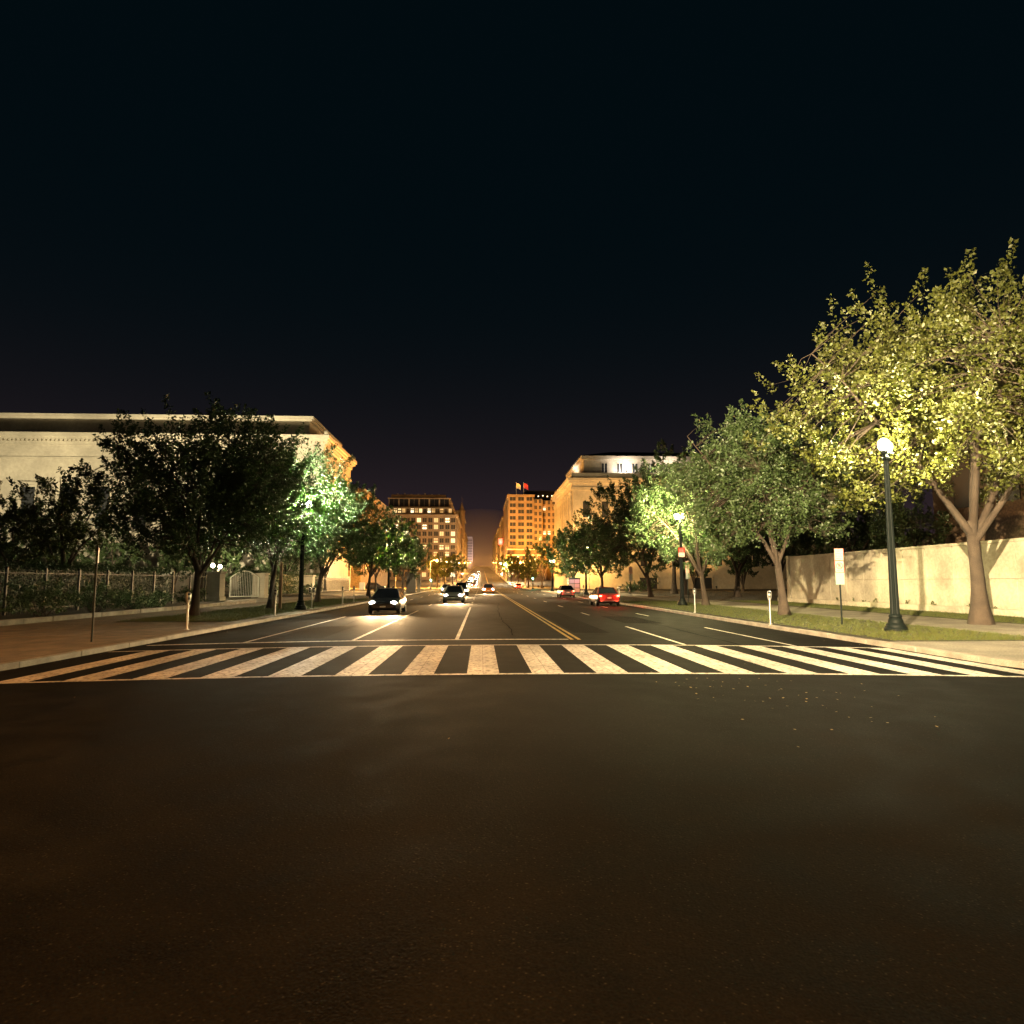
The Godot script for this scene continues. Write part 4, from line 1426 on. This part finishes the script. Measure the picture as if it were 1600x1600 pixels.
	shrub("second leafy shrub in the bed beside the white flowers", V(-21.6, 0.2, -38.8), V(1.5, 0.95, 1.9), 3200, 0.1, 402, green)
	shrub("white flowering shrub in the planting bed", V(-21.2, 0.2, -42.0), V(1.2, 0.7, 1.5), 2400, 0.1, 403, green, 260)
	shrub("small white flowering shrub beside the broad dark tree", V(-21.2, 0.2, -45.0), V(1.0, 0.6, 1.4), 1900, 0.1, 404, green, 220)
	shrub("dim low shrub at the end of the planting bed", V(-22.0, 0.2, -52.5), V(1.3, 0.75, 2.6), 2400, 0.11, 405, dark)
	shrub("dark clipped bush by the lone pier", V(-22.8, 0.15, -92), V(1.4, 0.8, 3.5), 2600, 0.14, 406, dark)
	shrub("dark clipped bush under the courthouse trees", V(23, 0.15, -104), V(2.4, 1.0, 2.0), 2600, 0.16, 407, dark)
	shrub("round bush on the lawn before the courthouse door", V(30, 0.15, -122), V(3, 1.2, 2.0), 2600, 0.18, 408, dark)


func lamps() -> void:
	var white := Color(1.0, 0.84, 0.46)
	var warm := Color(1.0, 0.72, 0.36)
	var sodium := Color(1.0, 0.42, 0.07)
	twin_lamp("tall twin globe lamp beside the pale wall, both globes lit", V(15.03, 0.15, -23.9), 6.85, 0.85, white, 62.0)
	twin_lamp("twin globe lamp carrying a red and white plate, one globe dead", V(15.35, 0.15, -50.9), 6.85, 0.25, Color(1.0, 0.84, 0.36), 190.0, [true, false], 22.0)
	twin_lamp("twin globe lamp at the kerb in front of the courthouse trees", V(14.83, 0.15, -94.7), 6.8, 0.4, white, 110.0)
	twin_lamp("twin globe lamp beside the kiosk near the far crossing", V(13.4, 0.15, -126.5), 5.7, 0.1, warm, 200.0)
	twin_lamp("twin globe lamp buried in leaves of the bright green tree", V(-11.6, 0.15, -44.0), 6.85, 0.6, Color(1.0, 0.98, 0.68), 160.0)
	twin_lamp("twin globe lamp half hidden by the green tree near the pickup", V(-12.5, 0.15, -91.4), 6.8, 0.2, warm, 200.0)
	twin_lamp("twin globe lamp beside the stone kiosk by the far crossing", V(-15.6, 0.15, -140.5 + 6), 6.0, 0.1, warm, 200.0)
	# lamps at the corners of this crossing, just outside the picture
	arm_lamp("tall orange arm lamp behind the crossing on the bare pavement side", V(-14.0, 0.1, 30.0), 14.5, 0.0, 3.0, Color(1.0, 0.41, 0.10), 4300.0, true, 79.5)
	flood("floodlight on a mast behind the crossing, aimed across at the pale wall", V(-14.6, 9.4, 16.6), V(28.6, 2.2, -47), Color(1.0, 0.76, 0.42), 12000.0, 15)
	# lanterns on the gate pier
	for q in [[-64.5, -25.3, "brightest lantern on the gate pier"], [-68.6, -26.2, "smaller lantern behind the gate pier, on a thin post"]]:
		var t := thing("pier_lantern", q[2], "lantern", V(q[1], 2.92 if q[0] > -65 else 0.2, q[0]), 0, "gate lanterns")
		var h := 0.55 if q[0] > -65 else 3.25
		part("stem", MB.new().lathe([[0.1, 0], [0.04, 0.06], [0.035, h - 0.2], [0.09, h - 0.16]], 10), M.iron, t)
		part("globe", MB.new().ball(V(0, h, 0), V(0.17, 0.2, 0.17), 14, 10), glow(1, 0.86, 0.66, 30.0), t)
		omni(t, V(0, h, 0), Color(1.0, 0.9, 0.68), 20.0, 0.12)
	# sodium lamps round the far crossing and up the street
	arm_lamp("bright orange arm lamp at the far crossing by the green signal", V(-12.9, 0.15, -170), 7.0, 0, 1.4, sodium, 700.0)
	arm_lamp("second orange arm lamp behind the far crossing", V(-12.7, 0.2, -214), 7.9, 0, 1.4, sodium, 900.0)
	arm_lamp("unlit arm lamp reaching over the road past the far crossing", V(-12.5, 0.15, -236), 13.0, 0, 3.2, sodium, 0.0, false)
	arm_lamp("orange arm lamp before the courthouse corner", V(13.6, 0.15, -208), 7.6, PI, 1.2, sodium, 700.0)
	arm_lamp("pale yellow arm lamp beyond the courthouse, first of a close pair", V(11.8, gz(-288), -288), 8.2 , PI, 1.6, Color(1, 0.74, 0.4), 1000.0)
	arm_lamp("pale yellow arm lamp beyond the courthouse, second of a close pair", V(13.2, gz(-312), -312), 9.0, PI, 1.6, Color(1, 0.74, 0.4), 1000.0)
	arm_lamp("orange arm lamp in the forecourt behind the dark parked car", V(-34, 0.1, -176), 8.0, 0, 1.4, sodium, 700.0)
	arm_lamp("orange arm lamp farther along the side street behind the parked car", V(-24, 0.1, -190), 8.0, 0, 1.4, sodium, 700.0)
	arm_lamp("orange arm lamp on the side street in front of the courthouse", V(27, 0.1, -167.5), 8.0, PI, 1.4, Color(1, 0.5, 0.12), 360.0)
	var k := 0
	for q in [[-12.2, -300.0, "orange arm lamp below the stepped office block"], [-11.6, -372.0, "orange arm lamp at the stepped office flank"], [12.4, -366.0, "orange arm lamp at the tall flagged office flank"], [-11.4, -452.0, "orange arm lamp under the turreted building"], [12.0, -446.0, "orange arm lamp under the tan stepped building"], [-11.4, -548.0, "orange arm lamp high up the street on the tower side"], [12.0, -540.0, "orange arm lamp high up the street on the flag side"]]:
		arm_lamp(q[2], V(q[0], gz(q[1]) + 0.1, q[1]), 9.0, 0 if q[0] < 0 else PI, 2.0, sodium, 800.0)
		k += 1
	# floodlights
	var cream := Color(1.0, 0.84, 0.50)
	for q in [[-44.0, "floodlight on the lawn aimed at the museum front by its corner"], [-64.0, "floodlight on the lawn aimed at the middle of the museum front"], [-88.0, "floodlight on the lawn aimed far along the museum front"], [-114.0, "floodlight on the lawn at the hidden end of the museum front"]]:
		flood(q[1], V(q[0], 0.35, -90), V(q[0] + 5, 29, -131), cream, 4600.0 if q[0] > -50 else 1500.0, 38)
	flood("sodium floodlight below the museum flank near its corner", V(-19.5, 0.3, -136), V(-31, 26, -138), Color(1.0, 0.34, 0.04), 1700.0, 48)
	flood("sodium floodlight below the museum flank near its rear end", V(-19.5, 0.3, -150), V(-31, 27, -150), Color(1.0, 0.34, 0.04), 1700.0, 48)
	flood("sodium floodlight before the orange lit stone block", V(-20, 0.3, -215), V(-37, 25, -225), sodium, 2400.0, 50)
	for q in [[33.0, "floodlight before the courthouse front beside its corner"], [56.0, "floodlight before the middle of the courthouse front"]]:
		flood(q[1], V(q[0], 0.3, -158), V(q[0] - 2, 24, -174), Color(1.0, 0.50, 0.14), 1100.0, 50)
	flood("floodlight before the courthouse flank near its front", V(16.5, 0.3, -178), V(24, 24, -182), Color(1.0, 0.46, 0.09), 480.0, 50)
	flood("floodlight before the courthouse flank near its rear", V(16.8, 0.3, -198), V(24, 24, -202), Color(1.0, 0.46, 0.09), 480.0, 50)
	for q in [[38.5, "roof floodlight on the courthouse parapet near the corner"], [50.0, "roof floodlight on the courthouse parapet farther along"]]:
		flood(q[1], V(q[0], 30.75, -174.4), V(q[0], 33, -178), Color(1, 0.85, 0.70), 90.0, 70)
	flood("roof floodlight on the courthouse parapet above its flank", V(24.4, 30.75, -192), V(27.6, 33, -192), Color(1, 0.85, 0.66), 90.0, 75)
	flood("sodium floodlight at the foot of the stepped office", V(-16, gz(-325) + 0.3, -325), V(-26, 30, -350), Color(1, 0.33, 0.05), 300.0, 55)
	flood("sodium floodlight by the trees before the stepped office", V(-36, gz(-322) + 0.3, -322), V(-40, 30, -350), Color(1, 0.33, 0.05), 260.0, 55)
	flood("sodium floodlight at the foot of the tall flagged office", V(18, gz(-322) + 0.3, -322), V(20, 34, -350), Color(1, 0.38, 0.03), 3800.0, 45)
	flood("sodium floodlight before the side wing of the tall flagged office", V(36, gz(-322) + 0.3, -322), V(38, 34, -354), Color(1, 0.35, 0.025), 2500.0, 45)
	flood("floodlight before the small grey tower", V(-15, gz(-870) + 0.3, -870), V(-17, 48, -905), Color(1, 0.8, 0.8), 1500.0, 40)
	flood("orange floodlight below the brown stepped building", V(31.8, 0.2, -38), V(36.4, 8, -44), Color(1, 0.55, 0.22), 26.0, 60)
	# signals
	signal_post("traffic signal showing green beside the stepped office kerb", V(-12.5, 0.15, -168), 0.05, 2.9, "green", 30.0)
	signal_post("traffic signal showing green by the courthouse corner", V(12.9, 0.15, -168), -0.05, 3.3, "green", 30.0)
	signal_post("traffic signal showing red farther up the rising street", V(-8.9, gz(-300) + 0.1, -300), 0.0, 4.4, "red", 30.0)
	signal_post("traffic signal showing green at the corner outside the crossing", V(13.2, 0.15, -9.2), 0.0 - 1.3, 3.2, "green", 9.0)
	var t := thing("neon_sign", "red lit blade sign high on the far tan building", "sign", V(12.2, 27, -424.5), 0)
	part("panel", cb(-1.4, -1.6, -0.25, 1.3, 2.2, 0.1, 0.1), glow(1, 0.06, 0.05, 2.4), t)
	part("frame", bx(-1.5, 2.2, -0.3, 1.4, 2.4, 0.2), M.grey_metal, t)
	omni(t, V(0, 0, 0.9), Color(1, 0.1, 0.08), 60.0, 0.5)


func furniture() -> void:
	meter("single parking meter on the bare aggregate pavement", V(-11.1, 0.15, -26.1), 0.9)
	meter("single parking meter beside the bright green tree trunk", V(-11.0, 0.15, -36.6), 0.2)
	meter("parking meter with two heads beside the leaf buried lamp", V(-11.3, 0.16, -45.6), 0.1, true)
	meter("parking meter on the grass, first past the leaf buried lamp", V(-11.3, 0.16, -55.6), 0.1)
	meter("parking meter on the grass, second past the leaf buried lamp", V(-11.4, 0.16, -61.0), 0.1)
	meter("parking meter on the verge beside the forked tree", V(12.45, 0.15, -28.6), -0.3)
	meter("parking meter on the verge before the lamp with a dead globe", V(12.6, 0.15, -39.3), -0.3)
	meter("parking meter before the dark courthouse tree, first of a line", V(12.8, 0.15, -62), -0.2)
	meter("parking meter before the dark courthouse tree, second of a line", V(12.8, 0.15, -72), -0.2)
	meter("parking meter beside the lamp at the courthouse trees", V(12.8, 0.15, -84), -0.2)
	# stacked parking signs
	var t := thing("parking_sign", "stack of three white parking plates on a dark post before the pale wall", "sign", V(15.0, 0.15, -27.5), -0.18)
	part("post", MB.new().tube(V(0, -0.2, 0), V(0, 3.18, 0), 0.035, 0.035, 8), M.post_paint, t)
	plate(t, "top_plate", 0.36, 0.5, V(0, 2.94, 0.045), fine_print(72, 100, Color(0.7, 0.3, 0.22), 6, 70))
	plate(t, "round_symbol_plate", 0.36, 0.5, V(0, 2.435, 0.045), no_parking())
	plate(t, "lower_plate", 0.36, 0.5, V(0, 1.93, 0.045), fine_print(72, 100, Color(0.3, 0.5, 0.45), 5, 90))
	t = thing("parking_sign", "stack of narrow white plates on a post near the dead globe lamp", "sign", V(17.4, 0.15, -56.0), -0.1)
	part("post", MB.new().tube(V(0, -0.2, 0), V(0, 3.6, 0), 0.035, 0.035, 8), M.post_paint, t)
	for k in 3:
		plate(t, "plate", 0.32, 0.5, V(0, 3.3 - 0.51 * k, 0.045), fine_print(64, 100, [Color(0.65, 0.3, 0.2), Color(0.6, 0.25, 0.2), Color(0.2, 0.45, 0.4)][k], 5, 120 + k))
	t = thing("parking_sign", "white plates on a thin post in front of the courthouse wall", "sign", V(18.4, 0.15, -82.1), -0.1)
	part("post", MB.new().tube(V(0, -0.2, 0), V(0, 3.7, 0), 0.035, 0.035, 8), M.post_paint, t)
	plate(t, "plate", 0.45, 0.9, V(0, 3.2, 0.045), fine_print(64, 110, Color(0.65, 0.3, 0.2), 6, 140))
	plate(t, "plate", 0.45, 0.8, V(0, 2.3, 0.045), fine_print(64, 100, Color(0.2, 0.45, 0.4), 5, 150))
	t = thing("lamp_post_sign", "red and white plate fixed to the lamp with a dead globe", "sign", V(15.35, 0.15, -50.9), 0)
	plate(t, "plate", 0.5, 0.72, V(0.0, 4.05, 0.16), red_plate())
	part("strap", MB.new().lathe([[0.135, 3.9], [0.14, 3.95], [0.135, 4.0]], 12), M.steel, t)
	t = thing("narrow_sign", "thin sign seen edge on with a post on the bare pavement", "sign", V(-11.72, 0.15, -21.0), 2.0)
	part("post", MB.new().tube(V(0, -0.2, 0), V(0, 2.9, 0), 0.028, 0.028, 8), M.post_paint, t)
	plate(t, "plate", 0.3, 0.46, V(0.0, 2.6, 0.04), fine_print(60, 92, Color(0.6, 0.2, 0.15), 5, 160))
	# timber stake and ticket box near the bright tree
	t = thing("timber_post", "rough timber post beside the bright green tree", "post", V(-13.2, 0.15, -45.0))
	part("stake", cb(-0.09, -0.2, -0.09, 0.09, 3.1, 0.09, 0.02), grain(mat(0.28, 0.17, 0.09, 0.85), 0.5, 0.5, 1.0, 0.04, 0.5, 0.0, 61), t)
	part("tie_bracket", bx(0.0, 2.95, -0.02, 0.55, 3.0, 0.02), M.steel, t)
	# kiosks
	t = thing("information_kiosk", "dark steel information kiosk with shelves near the far crossing", "kiosk", V(14.0, 0.15, -101))
	part("body", cb(-0.9, 0, -0.35, 0.9, 2.3, 0.35, 0.04), M.iron, t)
	part("roof_plate", cb(-1.0, 2.3, -0.45, 1.0, 2.42, 0.45, 0.03), M.iron, t)
	for k in 3:
		for j in 2:
			part("rack_panel", cb(-0.8 + 0.82 * j, 0.25 + 0.66 * k, 0.34, -0.04 + 0.82 * j, 0.83 + 0.66 * k, 0.37, 0.01), mat(0.12 + 0.05 * j, 0.06, 0.05 + 0.03 * k, 0.6), t)
	t = thing("stone_kiosk", "dark square kiosk with a pale side by the far crossing", "kiosk", V(-12.0, 0.15, -117.0))
	part("body", cb(-0.9, 0, -0.6, 0.7, 3.3, 0.6, 0.04), mat(0.05, 0.045, 0.04, 0.7), t)
	part("pale_post", cb(0.95, 0, -0.3, 1.5, 3.0, 0.3, 0.04), M.paving, t)
	part("roof_plate", cb(-1.1, 3.3, -0.8, 0.9, 3.45, 0.8, 0.03), M.iron, t)
	# hydrant-like bollards near the far crossing
	for q in [[-16.4, -127.0, "dark bollard by the far crossing on the museum pavement"], [-17.6, -130.0, "dark bollard behind the first on the museum pavement"], [22.0, -99.0, "dark bollard on the lawn walk by the courthouse"]]:
		t = thing("bollard", q[2], "bollard", V(q[0], 0.15, q[1]), 0, "dark bollards")
		part("shaft", MB.new().lathe([[0.16, 0], [0.16, 0.1], [0.11, 0.14], [0.1, 0.85], [0.13, 0.88], [0.13, 0.95], [0.0, 1.08]], 12), M.iron, t)
	# electrical cabinet
	t = thing("signal_cabinet", "pale metal signal cabinet behind the dark pickup", "cabinet", V(-27.5, 0.1, -157))
	part("body", cb(-0.6, 0, -0.4, 0.6, 1.7, 0.4, 0.03), M.gate_white, t)
	part("door", cb(-0.52, 0.1, 0.4, 0.52, 1.6, 0.43, 0.01), M.gate_white, t)


func red_plate() -> Image:
	var im := blank(70, 100, Color(0.9, 0.88, 0.84), Color(0.7, 0.1, 0.08))
	im.fill_rect(Rect2i(3, 3, 64, 50), Color(0.72, 0.12, 0.09))
	print_line(im, 10, 60, 12, 8, Color(0.9, 0.85, 0.8), 7)
	print_line(im, 10, 60, 30, 10, Color(0.9, 0.85, 0.8), 8)
	print_line(im, 10, 60, 62, 8, Color(0.7, 0.12, 0.1), 9)
	print_line(im, 10, 60, 80, 8, Color(0.7, 0.12, 0.1), 10)
	return im


func paint(r: float, g: float, b: float) -> StandardMaterial3D:
	var m := mat(r, g, b, 0.35, 0.2)
	m.clearcoat_enabled = true
	m.clearcoat = 0.8
	m.clearcoat_roughness = 0.08
	return m


func cars() -> void:
	# traffic towards the crossing, headlights on
	car("dark sedan with bright headlights in the kerb lane, closest to the stop line", V(-5.6, road_y(-5.6), -41), PI, paint(0.02, 0.022, 0.026), 1.0, 100.0)
	car("silver sedan with bright headlights in the lane by the white line", V(-2.4, road_y(-2.4), -60), PI, paint(0.3, 0.3, 0.3), 1.0, 90.0)
	car("tall dark car with headlights behind the silver sedan", V(-2.5, road_y(-2.5), -86), PI, paint(0.03, 0.03, 0.035), 1.18, 90.0)
	car("white car with headlights in the kerb lane before the far crossing", V(-5.7, road_y(-5.7), -112), PI, paint(0.5, 0.5, 0.48), 1.0, 90.0)
	car("orange taxi waiting in the turning lane before the far crossing", V(1.1, road_y(1.1), -104), PI, paint(0.55, 0.16, 0.02), 1.0, 90.0)
	var k := 0
	for q in [[-2.4, -250.0, "grey"], [-5.4, -262.0, "black"], [-2.4, -290.0, "silver"], [-2.6, -345.0, "dark blue"], [-5.6, -380.0, "white"], [-2.6, -440.0, "tan"], [-5.4, -310.0, "green"], [-2.4, -225.0, "maroon"], [-5.4, -205.0, "pale blue"], [-2.5, -520.0, "bronze"], [-5.5, -470.0, "ivory"], [-2.5, -480.0, "slate grey"], [-5.5, -345.0, "olive"], [-2.4, -390.0, "brown"], [-2.5, -600.0, "beige"]]:
		car(q[2] + " car with headlights coming down the rising street", V(q[0], road_y(q[0], q[1]), q[1]), PI, paint([0.2, 0.02, 0.4, 0.02, 0.5, 0.3, 0.03, 0.1, 0.3, 0.2, 0.5, 0.15, 0.1, 0.12, 0.4][k], [0.2, 0.02, 0.4, 0.03, 0.5, 0.22, 0.09, 0.01, 0.36, 0.11, 0.46, 0.16, 0.11, 0.07, 0.34][k], [0.2, 0.02, 0.4, 0.1, 0.48, 0.12, 0.04, 0.02, 0.45, 0.04, 0.36, 0.18, 0.04, 0.04, 0.22][k]), 1.0 + 0.15 * (k % 2), 300.0)
		k += 1
	# traffic away from the crossing, tail lights on
	car("dark red sedan with glowing tail lights in the lane by the verge", V(9.9, road_y(9.9), -54), 0, paint(0.12, 0.012, 0.012), 1.0, 60.0, 3.0)
	car("black sedan with glowing tail lights ahead of the dark red one", V(10.3, road_y(10.3), -82), 0, paint(0.015, 0.015, 0.018), 1.0, 60.0, 3.0)
	car("small red car with lit tail lights stopped beyond the far crossing", V(10.0, road_y(10.0), -182), 0, paint(0.4, 0.02, 0.015), 1.0, 0.0, 6.0)
	# parked across
	car("dark pickup sized car parked side on in the far side street", V(-25.2, 0, -162), -PI / 2, paint(0.012, 0.014, 0.02), 1.22, 0.0, 0.0, "parked_car")


# thin lit haze between the buildings up the street
func haze() -> void:
	var f := FogVolume.new()
	f.name = "street_haze"
	f.shape = RenderingServer.FOG_VOLUME_SHAPE_ELLIPSOID
	f.size = V(190, 150, 1000)
	f.position = V(0, 0, -830)
	var m := FogMaterial.new()
	m.density = 0.00045
	m.albedo = Color(1.0, 0.95, 0.9)
	f.material = m
	add_child(f)
	tag(f, "thin lit haze hanging between the buildings up the street", "haze")
	f.set_meta("kind", "stuff")
